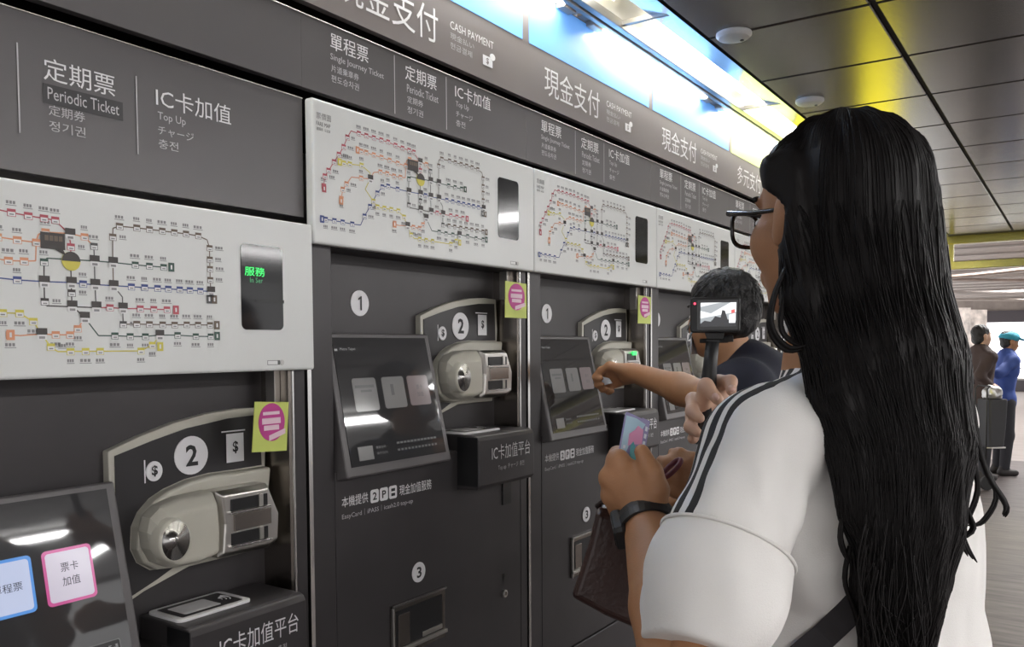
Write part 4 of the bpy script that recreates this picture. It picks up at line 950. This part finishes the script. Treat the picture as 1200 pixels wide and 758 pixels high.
# watch
wd_ = (wrL-elL)/np.linalg.norm(wrL-elL); wc = wrL-wd_*.012
e1 = np.cross(wd_, [0, 0, 1.]); e1 /= np.linalg.norm(e1); e2 = np.cross(wd_, e1)
g = thing('wristwatch', 'black wristwatch on the wrist of the hand holding the card', 'watch', wc)
b = MB()
ring = lambda r, t: [tuple(wc+wd_*t+r*(1.05*math.cos(a)*e1+.95*math.sin(a)*e2)) for a in np.linspace(0, 2*math.pi, 33)[:-1]]
b.loft([ring(.0285, -.010), ring(.0325, -.010), ring(.0335, 0), ring(.0325, .010), ring(.0285, .010), ring(.0285, -.010)], 'rubber', cap=False); rel(b.build('strap', None, smooth=False), g)
sd = at(728, 622, .975)-wc; sd -= wd_*(sd@wd_); sd /= np.linalg.norm(sd); sc_ = np.cross(wd_, sd)
b = MB(); cs = lambda h, s_: [tuple(wc+sd*h+wd_*x*s_+sc_*y*s_) for x, y in [(-.019, -.013), (-.015, -.017), (.015, -.017), (.019, -.013), (.019, .013), (.015, .017), (-.015, .017), (-.019, .013)]]
b.loft([cs(.026, .9), cs(.030, 1), cs(.037, 1), cs(.0395, .9)], 'rubber'); rel(b.build('case', None, bevel=.001), g)
b = MB(); b.loft([cs(.0394, .8), cs(.0405, .78)], 'black_gloss'); rel(b.build('watch_face', None), g)
# travel card held in the left hand
TLc, BLc = at(734, 482, 1.012), at(727, 566, 1.012); TRc = at(758, 493, 1.055)
vx = (TRc-TLc); vx /= np.linalg.norm(vx); vy = BLc-TLc; vy -= vx*(vy@vx); vy /= np.linalg.norm(vy); cn = np.cross(vx, vy); cn *= math.copysign(1, cn@(CAMP-TLc))
g = thing('travel_card', 'colourful pastel card held upright in the fist with the watch', 'card', TLc)
cq = lambda u, v, o_=0: tuple(TLc+vx*u*.054+vy*v*.0856+cn*o_)
b = MB(); b.loft([[cq(u, v, -.0012) for u, v in rrect(0, 1, 0, 1, .06)], [cq(u, v, 0) for u, v in rrect(0, 1, 0, 1, .06)]], 'card_lilac'); rel(b.build('card', None), g)
b = MB(); ad = lambda pts, m_, o_: b.add([cq(u, v, o_) for u, v in pts], [tuple(range(len(pts)))], m_)
ad([(.02, .05), (.5, .03), (.97, .06), (.8, .2), (.45, .32), (.25, .6), (.03, .8)], 'card_blue', .0004)
ad([(.28, .28), (.5, .2), (.62, .12), (.9, .15), (.95, .35), (.75, .38), (.5, .40), (.3, .45)], 'card_pink', .0007)
ad([(.42, .42), (.52, .36), (.68, .44), (.85, .40), (.95, .5), (.85, .62), (.62, .66), (.46, .56)], 'card_teal', .0010)
for k in range(6): ad([(.10, .46+.08*k), (.20, .455+.08*k), (.20, .50+.08*k), (.10, .505+.08*k)], 'card_white', .0010)
for k in range(3): ad([(.25, .70+.07*k), (.42, .69+.07*k), (.42, .72+.07*k), (.25, .73+.07*k)], 'card_white', .0010)
rel(b.build('card_print', None), g)
g2 = thing('card_sleeve', 'clear sleeve edge showing white marks behind the pastel card', 'card', TRc)
s0 = at(757, 490, 1.062); cq2 = lambda u, v, o_=0: tuple(s0+vx*u*.022+vy*v*.072-vx*.002+cn*(o_-.004))
b = MB(); b.loft([[cq2(u, v, -.001) for u, v in rrect(0, 1, 0, 1, .05)], [cq2(u, v) for u, v in rrect(0, 1, 0, 1, .05)]], 'card_lilac')
for k in range(6): b.add([cq2(u, v, .0006) for u, v in ((.35, .12+.13*k), (.8, .12+.13*k), (.8, .20+.13*k), (.35, .20+.13*k))], [(0, 1, 2, 3)], 'card_white')
rel(b.build('sleeve', None), g2)
# red hair tie on the right wrist
rd = at(800, 555, 1.085)-wrR; rd /= np.linalg.norm(rd); a1 = np.cross(rd, UP); a1 /= np.linalg.norm(a1); a2 = np.cross(rd, a1)
b = MB(); cc = at(787, 549, 1.085); b.tube([cc+.015*(.6*math.cos(a)*a1+math.sin(a)*a2)+rd*.006*math.sin(a) for a in np.linspace(0, 2*math.pi, 25)], .0035, 'band_red', 8, cap=False)
tag(b.build('hair_tie', None, smooth=True), 'dark red hair tie around the fingers behind the card', 'hair tie')
# brown leather bag hanging behind the wrist
out = [(702, 590), (722, 592), (748, 604), (775, 640), (790, 690), (786, 742), (752, 733), (712, 716), (672, 694), (682, 664), (693, 630)]
g = thing('leather_bag', 'dark brown leather bag hanging behind the wrist with the watch', 'bag', at(720, 660, 1.10))
cen = np.mean([at(x, y, 1.09) for x, y in out], 0)
rings = []
for dz, s_ in ((-.030, .90), (-.020, .985), (0, 1.0), (.020, .985), (.030, .90)): rings.append([tuple(cen+(at(x, y, 1.09)-cen)*s_+dirc(.25, 1)*dz) for x, y in out])
b = MB(); b.loft(rings, 'leather'); o = b.build('bag_body', None, smooth=False); rel(o, g); mo = o.modifiers.new('bevel', 'BEVEL'); mo.width = .008; mo.segments = 3
b = MB(); b.tube([at(700, 593, 1.085), at(706, 588, 1.075), at(720, 589, 1.07), at(738, 597, 1.075), at(748, 605, 1.085), at(735, 600, 1.105), at(715, 592, 1.11), at(700, 593, 1.085)], .0035, 'leather_dark', 8); rel(b.build('rim', None, smooth=True), g)
b = MB(); b.tube([at(740, 600, 1.08), at(752, 640, 1.062), at(748, 700, 1.062), at(745, 730, 1.07)], .003, 'leather_dark', 6); rel(b.build('seam_piping', None, smooth=True), g)
# shoulder bag strap across her back
b = MB(); sp = []
Pst = [onshirt(x, y)+(CAMP-onshirt(x, y))*.006 for x, y in ((1022, 690), (1006, 706), (985, 727), (966, 745), (950, 758), (936, 770))]
for i in range(len(Pst)):
    c = Pst[i]; tdir = Pst[min(i+1, 5)]-Pst[max(i-1, 0)]; tdir /= np.linalg.norm(tdir); nrm = (CAMP-c)/np.linalg.norm(CAMP-c); sd = np.cross(tdir, nrm); sd /= np.linalg.norm(sd)
    w_ = .013; sp.append([tuple(c+sd*w_), tuple(c+sd*w_+nrm*.003), tuple(c-sd*w_+nrm*.003), tuple(c-sd*w_)])
b.loft(sp, 'dark_cloth'); tag(b.build('bag_strap', None, bevel=.001), 'black bag strap crossing the back of the white top', 'strap')

# ---------------- the man in navy reaching into the machine
mx = thing('person', 'man in navy polo seen from behind, arm stretched to the coin slot', 'person', (at(870, 430, 2.2)[0], at(870, 430, 2.2)[1], 0))
mf = dirc(-.90, .43); mh = dirc(-.45, .89); mc = at(846, 372, 2.2); MF, ML, MU = head_axes(mh); MA = torso_axes(mf)
mneck = at(874, 436, 2.2); msL = at(868, 462, 2.03); msR = at(905, 458, 2.36); mel = at(838, 470, 2.30); mwr = at(744, 437, 2.52)
mch = (msL+msR)/2-UP*.12; mhip = np.array([mch[0], mch[1], .92])
mt = [ell(mch, MA, (.12, .18, .22)), ell(mch-UP*.25, MA, (.125, .16, .22)), ell(mhip, MA, (.13, .17, .17)), cone(msL, msR, .065, .065), cone(mneck-UP*.04, mc-UP*.05, .062, .058)]
hdir = at(712, 441, 2.60)-mwr
marm = [cone(msL, mel, .058, .052), cone(mel, mel*.6+mwr*.4, .047, .042), cone(mel*.6+mwr*.4, mwr, .042, .029)]
mhand = hand_prims(mwr, hdir, -UP*.4+dirc(-1, .2), UP*.7+dirc(-.6, -.4)*.5, 1.05, 1.0)
mel2 = msR-UP*.27+mf*.02; mwr2 = mel2-UP*.05+mf*.25
mar2 = limb(msR, mel2, mwr2, (.056, .048, .03)); mh2 = hand_prims(mwr2, mf, -UP, dirc(-.4, -.9), 1.0, .8)
ml = []
for q in (1, -1): ml += limb(mhip+MA[1]*q*.09-UP*.05, np.array([*(mhip+MA[1]*q*.10)[:2], .50]), np.array([*(mhip+MA[1]*q*.105)[:2], .08]), (.09, .06, .042))
mesh_obj('body', [(*sdf_mesh(mt+ml+marm+mar2, .013, .03), 0), (*sdf_mesh(head_prims(mc, mh, .97)+mt[-1:], .0055, .015), 0), (*sdf_mesh(marm[1:]+mhand, .004, .010, smooth=2), 0), (*sdf_mesh(mar2[1:]+mh2, .006, .012), 0)], ['skin'], mx)
face_parts(mc, mh, mx, 1.02)
infl = lambda pr, r: [('c', p[1], p[2], p[3]+r, p[4]+r) if p[0] == 'c' else ('e', p[1], p[2], p[3]+r) for p in pr]
V = sdf_mesh(infl(mt[:4], .02)+[cone(msL, msL*.45+mel*.55, .072, .068), cone(msR, msR*.4+mel2*.6, .075, .075), cone(mneck-UP*.05, mneck+UP*.012, .092, .074)], .009, .03, cut=lambda q, F: np.maximum(F, .84-q[..., 2]), disp=lambda q: sines(q, .003, 40))
mesh_obj('polo_shirt', [(*V, 0)], ['navy'], mx)
b = MB(); nx_ = (mc-UP*.05-mneck); nx_ /= np.linalg.norm(nx_)
cr1 = lambda r, h: [tuple(mneck+UP*h+r*(math.cos(a)*MA[0]+math.sin(a)*MA[1])) for a in np.linspace(0, 2*math.pi, 33)[:-1]]
b.loft([cr1(.080, .0), cr1(.074, .028), cr1(.068, .040), cr1(.066, .036), cr1(.072, 0)], 'navy', cap=False); rel(b.build('collar', None, smooth=True), mx)
V = sdf_mesh(infl(ml, .016)+infl(mt[2:3], .012), .013, .03, cut=lambda q, F: np.maximum(np.maximum(F, q[..., 2]-.98), .07-q[..., 2]))
mesh_obj('trousers', [(*V, 0)], ['trouser_dark'], mx)
for q in (1, -1):
    a = np.array([*(mhip+MA[1]*q*.105)[:2], 0.]); 
    V = sdf_mesh([cone(a-MA[0]*.05+UP*.042, a+MA[0]*.12+UP*.036, .045, .038), cone(a-MA[0]*.02+UP*.05, a-MA[0]*.02+UP*.10, .047, .042)], .010, .02, cut=lambda q_, F: np.maximum(F, -q_[..., 2])); mesh_obj('shoe', [(*V, 0)], ['shoe'], mx)
hpz = [ell(mc+(-.012*MF+.046*UP), np.array([MF, ML, MU]), (.099, .081, .082)), ell(mc+(-.043*MF+.004*UP), np.array([MF, ML, MU]), (.058, .074, .062))]
def mcut(q, F):
    d = q-mc; a = d@MF; u = d@UP
    return np.maximum(F, np.where(u < .095, a-.010-.8*np.clip(u, 0, .2), -1))
V = sdf_mesh(hpz, .0055, .02, cut=mcut, disp=lambda q: sines(q, .0022, 170)+sines(q, .0015, 420, 2)); mho = mesh_obj('hair', [(*V, 0)], ['hair_short'], mx)
b = MB(); rn = random.Random(4)
for k in range(420):
    th = rn.uniform(.1, 1.9); a = rn.uniform(1.2, 2*math.pi-1.2) if th > .7 else rn.uniform(0, 6.28)
    dv = math.sin(th)*math.cos(a)*MF+math.sin(th)*math.sin(a)*ML+math.cos(th)*MU; p = mc-.014*MF+.040*UP+np.array([.097, .080, .082])@np.array([dv@MF*MF, dv@ML*ML, dv@MU*MU])
    tn = MF*.35-UP*.8+ML*rn.uniform(-.4, .4); tn -= dv*(tn@dv); tn /= np.linalg.norm(tn)
    b.tube([p, p+tn*.014+dv*.003, p+tn*.028+dv*.0025], [.0011, .001, .0003], 'hair_short', 3)
o = b.build('hair_tufts', None, smooth=True); rel(o, mx)
b = MB(); b.tube([mc+.005*MF+.080*ML+.010*UP, mc+.03*MF+.078*ML-.012*UP, mc+.07*MF+.055*ML-.03*UP], .0022, 'card_blue', 6); b.tube([mc+.0*MF+.080*ML-.022*UP, mc+.03*MF+.074*ML-.04*UP, mc+.07*MF+.05*ML-.055*UP], .0022, 'card_blue', 6)
msk = b.build('face_mask', None, smooth=True); rel(msk, mx)
b = MB(); b.loft([[tuple(mc+(.088+.01*math.cos(i/5*math.pi-math.pi/2))*MF+(-.058+.116*i/5)*ML-MF*.05*abs(i/5-.5)**1.6*2+v*UP) for i in range(6)]+[tuple(mc+(.083+.01*math.cos(i/5*math.pi-math.pi/2))*MF+(-.058+.116*i/5)*ML-MF*.05*abs(i/5-.5)**1.6*2+v*UP) for i in reversed(range(6))] for v in (-.095, -.06, -.02)], 'card_white'); o = b.build('mask_panel', None, smooth=True); o.parent = msk; o.matrix_parent_inverse = Matrix.Identity(4); 
# coins in his fingers
fp = at(706, 446, 2.60)
g = thing('banknote', 'folded pale paper pinched in the fingers at the coin slot', 'paper', fp); b = MB()
b.loft([[tuple(at(700+dx, 447+dy, 2.56+.02*k)) for dx, dy in ((-2, 0), (4, -6), (14, -4), (18, 2), (6, 5))] for k in range(2)], 'card_white'); rel(b.build('paper', None, bevel=.002), g)

# ---------------- companion whose hand holds the action camera
cpos = at(985, 500, 1.62); cel = at(905, 575, 1.50); cwr = at(838, 505, 1.33)
cel2 = at(1050, 620, 1.5); cwr2 = at(1040, 640, 1.3)
cf = (-.6, .8)
simple_person('person hidden behind the long haired woman, hand raised holding the action camera', 'person', (cpos[0], cpos[1], 0), cf, 1.60, 'hair_short', 'dark_cloth', 'trouser_dark', [(cel, at(850, 520, 1.36), dirc(-1, .2), .9, .7, 0), (cel2, cwr2, -UP, .8, .8)], res=.014)
cb_ = [o for o in COL.objects if o.name.startswith('body')][-1]
gp = [cone(at(850, 520, 1.36), at(834, 484, 1.30), .024, .024), ell(at(833, 478, 1.295), np.eye(3), (.022, .022, .026)),
      cone(at(846, 470, 1.30), at(842, 448, 1.292), .013, .0115), cone(at(842, 448, 1.292), at(856, 447, 1.270), .0112, .0098), cone(at(856, 447, 1.270), at(857, 458, 1.252), .0096, .008),
      cone(at(824, 478, 1.285), at(827, 452, 1.262), .0135, .0115), cone(at(827, 452, 1.262), at(841, 468, 1.246), .0112, .0088),
      cone(at(830, 476, 1.305), at(812, 468, 1.288), .0118, .0105), cone(at(812, 468, 1.288), at(811, 482, 1.264), .0105, .0094), cone(at(811, 482, 1.264), at(820, 490, 1.252), .0094, .0078),
      cone(at(832, 492, 1.305), at(812, 488, 1.290), .0118, .0105), cone(at(812, 488, 1.290), at(809, 500, 1.268), .0105, .0092), cone(at(809, 500, 1.268), at(817, 507, 1.256), .0092, .0078),
      cone(at(834, 506, 1.31), at(816, 505, 1.295), .011, .0098), cone(at(816, 505, 1.295), at(812, 514, 1.276), .0098, .0085)]
Vh = sdf_mesh(gp, .0028, .006, smooth=2)
me = bpy.data.meshes.new('hand_extra'); old = cb_.data
bm = bmesh.new(); bm.from_mesh(old); vv = [bm.verts.new(tuple(p)) for p in Vh[0]]
for f_ in Vh[1]:
    try: nf = bm.faces.new([vv[i] for i in f_]); nf.smooth = True
    except ValueError: pass
bm.to_mesh(old); bm.free(); bpy.data.meshes.remove(me)
b = MB()
for tip, d1, d2 in ((at(838.5, 464.5, 1.240), at(842, 469, 1.24)-at(827, 452, 1.26), 0), (at(857.5, 454, 1.246), at(857, 458, 1.25)-at(856, 447, 1.27), 0)):
    d1 = d1/np.linalg.norm(d1); nr = (CAMP-tip)/np.linalg.norm(CAMP-tip); sd = np.cross(d1, nr); sd /= np.linalg.norm(sd); nr = np.cross(sd, d1)
    b.loft([[tuple(tip+d1*.006*math.cos(a)+sd*.0048*math.sin(a)+nr*h) for a in np.linspace(0, 2*math.pi, 15)[:-1]] for h in (-.004, .0012)], 'nail')
o = b.build('fingernails', None, smooth=True, bevel=0); rel(o, cb_.parent)
# action camera on a short grip
cc = at(838, 369, 1.262); g = thing('action_camera', 'black action camera on a grip stick, lit rear screen showing the hall', 'camera', cc)
fx = RGT*.999; cnv = -(at(838, 369, 1.30)-CAMP); cnv[2] = 0; cnv /= np.linalg.norm(cnv); fx = np.cross(UP, cnv)*-1; fx = fx if fx@RGT > 0 else -fx; fz = UP*.998+fx*.012
def cpnt(u, v, o_): return tuple(cc+fx*u*.001+fz*v*.001+cnv*o_)
b = MB(); o8 = [(u, v) for u, v in rrect(-36, 36, -26, 26.5, 5)]
b.loft([[cpnt(u, v, -.026) for u, v in o8], [cpnt(u, v, .004) for u, v in o8]], 'cam_black'); rel(b.build('camera_body', None, bevel=.002), g)
b = MB(); o9 = rrect(-26, 33, -22, 22, 2); b.loft([[cpnt(u, v, .0035) for u, v in o9], [cpnt(u, v, .0046) for u, v in o9]], 'black_gloss'); scn = b.build('rear_screen', None); rel(scn, g)
b = MB(); sq = lambda pts, m_, o_: b.add([cpnt(u, v, o_) for u, v in pts], [tuple(range(len(pts)))], m_)
sq([(-21, -17), (30, -17), (30, 18), (-21, 18)], 'scr_grey', .0048); sq([(-21, -5), (30, 4), (30, 18), (-21, 18)], 'scr_white', .0050); sq([(-21, 6), (-6, 2), (22, 18), (10, 18), (-21, 14)], 'scr_grey', .0052); sq([(-21, 12), (6, 18), (-21, 18)], 'scr_white', .0054)
sq([(-21, -17), (30, -17), (30, -9), (18, -7), (14, 6), (10, 7), (8, -4), (0, -2), (-4, -8), (-12, -6), (-21, -13)], 'scr_dark', .0056); sq([(20, -12), (29, -12), (29, 2), (20, 0)], 'scr_white', .0058); sq([(23, 2), (28, 3), (28, 8), (23, 7)], 'scr_red', .0060); sq([(-18, -8), (-10, -3), (-4, -6), (-6, -10)], 'scr_grey', .0058)
b.build('screen_picture', None); pic = COL.objects[-1]; pic.parent = scn; pic.matrix_parent_inverse = scn.matrix_parent_inverse.inverted() @ Matrix.Identity(4) if False else Matrix.Identity(4)
b = MB(); b.loft([[cpnt(-29.5+1.7*math.cos(a), 17+1.7*math.sin(a), h) for a in np.linspace(0, 6.283, 13)[:-1]] for h in (.0038, .0052)], 'led_red'); rel(b.build('record_light', None), g)
b = MB(); b.loft([[cpnt(u, v, -.018) for u, v in ((-15, -26), (14, -26), (12, -36), (-11, -36))], [cpnt(u, v, -.002) for u, v in ((-15, -26), (14, -26), (12, -36), (-11, -36))]], 'cam_black')
b.tube([cpnt(-22, -38, -.01), cpnt(20, -38, -.01)], .0035, 'cam_black', 10); b.tube([cpnt(12, -36, -.01), cpnt(27, -35, -.01)], .0052, 'cam_black', 10); b.loft([[cpnt(u, v, -.018) for u, v in ((-12, -36), (8, -36), (4, -52), (-14, -52))], [cpnt(u, v, -.003) for u, v in ((-12, -36), (8, -36), (4, -52), (-14, -52))]], 'cam_black'); rel(b.build('clamp', None, bevel=.001), g)
b = MB(); b.tube([at(835, 400, 1.272), at(832, 430, 1.277), at(828, 470, 1.283), at(825, 520, 1.29)], [.010, .0105, .0135, .0135], 'cam_black', 14); rel(b.build('grip_stick', None, smooth=True), g)

# ---------------- the two people far down the hall
def ondepth(px, py, Z): return at(px, py, Z)
fz_ = 9.1
p1 = at(1146, 560, fz_); p2 = at(1176, 560, fz_+.35)
simple_person('woman with dark tied hair in dark brown jacket standing far down the hall', 'person', (p1[0], p1[1], 0), (1, .1), 1.64, 'hair_short', 'brown_jacket', 'trouser_dark',
    [(at(1152, 440, fz_+.1), at(1161, 450, fz_+.0), -UP, .9, .9), (at(1148, 440, fz_-.25), at(1160, 452, fz_-.2), -UP, .9, .9)])
t2, i2 = simple_person('person in blue jacket and teal cap looking down at a phone, far down the hall', 'person', (p2[0]-.02, p2[1], 0), (1, -.15), 1.58, 'hair_short', 'blue_jacket', 'trouser_dark',
    [(at(1172, 436, fz_+.6), at(1183, 432, fz_+.45), -UP, .9, .9), (at(1170, 438, fz_+.1), at(1182, 434, fz_+.2), -UP, .9, .9)], headf=(1, -.1, -.25), female=False, lean=.03)
hc2, s2, f2 = i2['hc'], i2['s'], i2['f']
V = sdf_mesh([ell(hc2+UP*.050*s2-f2*.005, np.array(head_axes(f2)), (.108, .092, .072)), ell(hc2+f2*.105+UP*.030, np.array(head_axes(dirc(1, -.1, -.35))), (.065, .062, .010))], .009, .012, cut=lambda q, F: np.maximum(F, (hc2[2]+.018)-q[..., 2]+.25*((q-hc2)@f2)*-1))
capo = mesh_obj('cap', [(*V, 0)], ['teal_cap'], None); tag(capo, 'teal baseball cap worn by the person in the blue jacket', 'cap')
ph = at(1188, 433, fz_+.2); b = MB(); b.loft([[tuple(ph+dirc(1, 0)*u+dirc(0, 1)*v+UP*(w_+.25*u)) for u, v in ((-.075, -.036), (.075, -.036), (.075, .036), (-.075, .036))] for w_ in (-.004, .004)], 'black_gloss'); tag(b.build('phone', None, bevel=.002), 'dark phone held out by the person in the teal cap', 'phone')
# shopping trolley bag and silver bag at her hands
tb = at(1159, 560, fz_-.55); g = thing('trolley_bag', 'dark grey shopping trolley bag standing beside the woman in brown', 'trolley', (tb[0], tb[1], 0))
def tbx(u, v, z): return tuple(np.array([tb[0], tb[1], 0])+dirc(1, .1)*u+dirc(-.1, 1)*v+UP*z)
b = MB(); b.loft([[tbx(u*s_+.02, v*s_, z) for u, v in rrect(-.10, .10, -.10, .10, .03)] for z, s_ in ((.42, .78), (.44, .84), (.62, .95), (.88, 1.02), (.90, 1.0))], 'trolley_grey'); rel(b.build('bag_body', None, bevel=.006), g)
b = MB(); b.tube([tbx(-.10, .09, .08), tbx(-.10, .09, 1.0), tbx(-.07, .09, 1.03), tbx(-.07, -.09, 1.03), tbx(-.10, -.09, 1.0), tbx(-.10, -.09, .08)], .008, 'rubber', 8); b.tube([tbx(-.10, .09, .42), tbx(.10, .09, .42), tbx(.10, -.09, .42), tbx(-.10, -.09, .42)], .008, 'steel', 8); rel(b.build('trolley_frame', None, smooth=True), g)
for q in (1, -1):
    b = MB(); c_ = np.array(tbx(-.10, q*.11, .075)); b.loft([[tuple(c_+dirc(1, .1)*.072*math.cos(a)+UP*.072*math.sin(a)+dirc(-.1, 1)*h) for a in np.linspace(0, 6.283, 25)[:-1]] for h in (-.015, .015)], 'rubber'); rel(b.build('wheel', None, bevel=.004), g)
V = sdf_mesh([ell(np.array(tbx(.0, -.02, .95)), np.eye(3), (.09, .08, .09)), ell(np.array(tbx(.06, .02, .93)), np.eye(3), (.06, .07, .07))], .011, .03, cut=lambda q, F: np.maximum(F, .902-q[..., 2]), disp=lambda q: sines(q, .012, 60))
tag(mesh_obj('silver_bag', [(*V, 0)], ['foil'], None), 'crumpled silver bag resting on top of the grey trolley bag', 'bag')
# posters near the wall end beyond the people
for i, (px, py, w_, h_, mt_, lb) in enumerate(((1121, 395, .5, 1.1, 'poster', 'pale notice stand behind the hair edge, far down the hall'), (1143, 384, .45, .7, 'poster', 'pale printed stand above the dark tied hair, far down the hall'))):
    c_ = at(px, py, 13.0+i*.8); g = thing('notice_stand', lb, 'notice stand', (c_[0], c_[1], 0)); ux = dirc(1, .25)
    b = MB(); q = lambda u, z, d: tuple(np.array([c_[0], c_[1], 0])+ux*u+UP*z+dirc(-.25, 1)*d)
    b.loft([[q(-w_/2, 2.0-h_, d), q(w_/2, 2.0-h_, d), q(w_/2, 2.0, d), q(-w_/2, 2.0, d)] for d in (0, .02)], mt_); rel(b.build('board', None, bevel=.004), g)
    b = MB(); b.tube([q(0, 2.0-h_, .01), q(0, .02, .01)], .02, 'rail_metal', 8); b.loft([[q(.22*math.cos(a), z, .22*math.sin(a)) for a in np.linspace(0, 6.283, 21)[:-1]] for z in (0, .025)], 'rail_metal'); rel(b.build('stand', None), g)
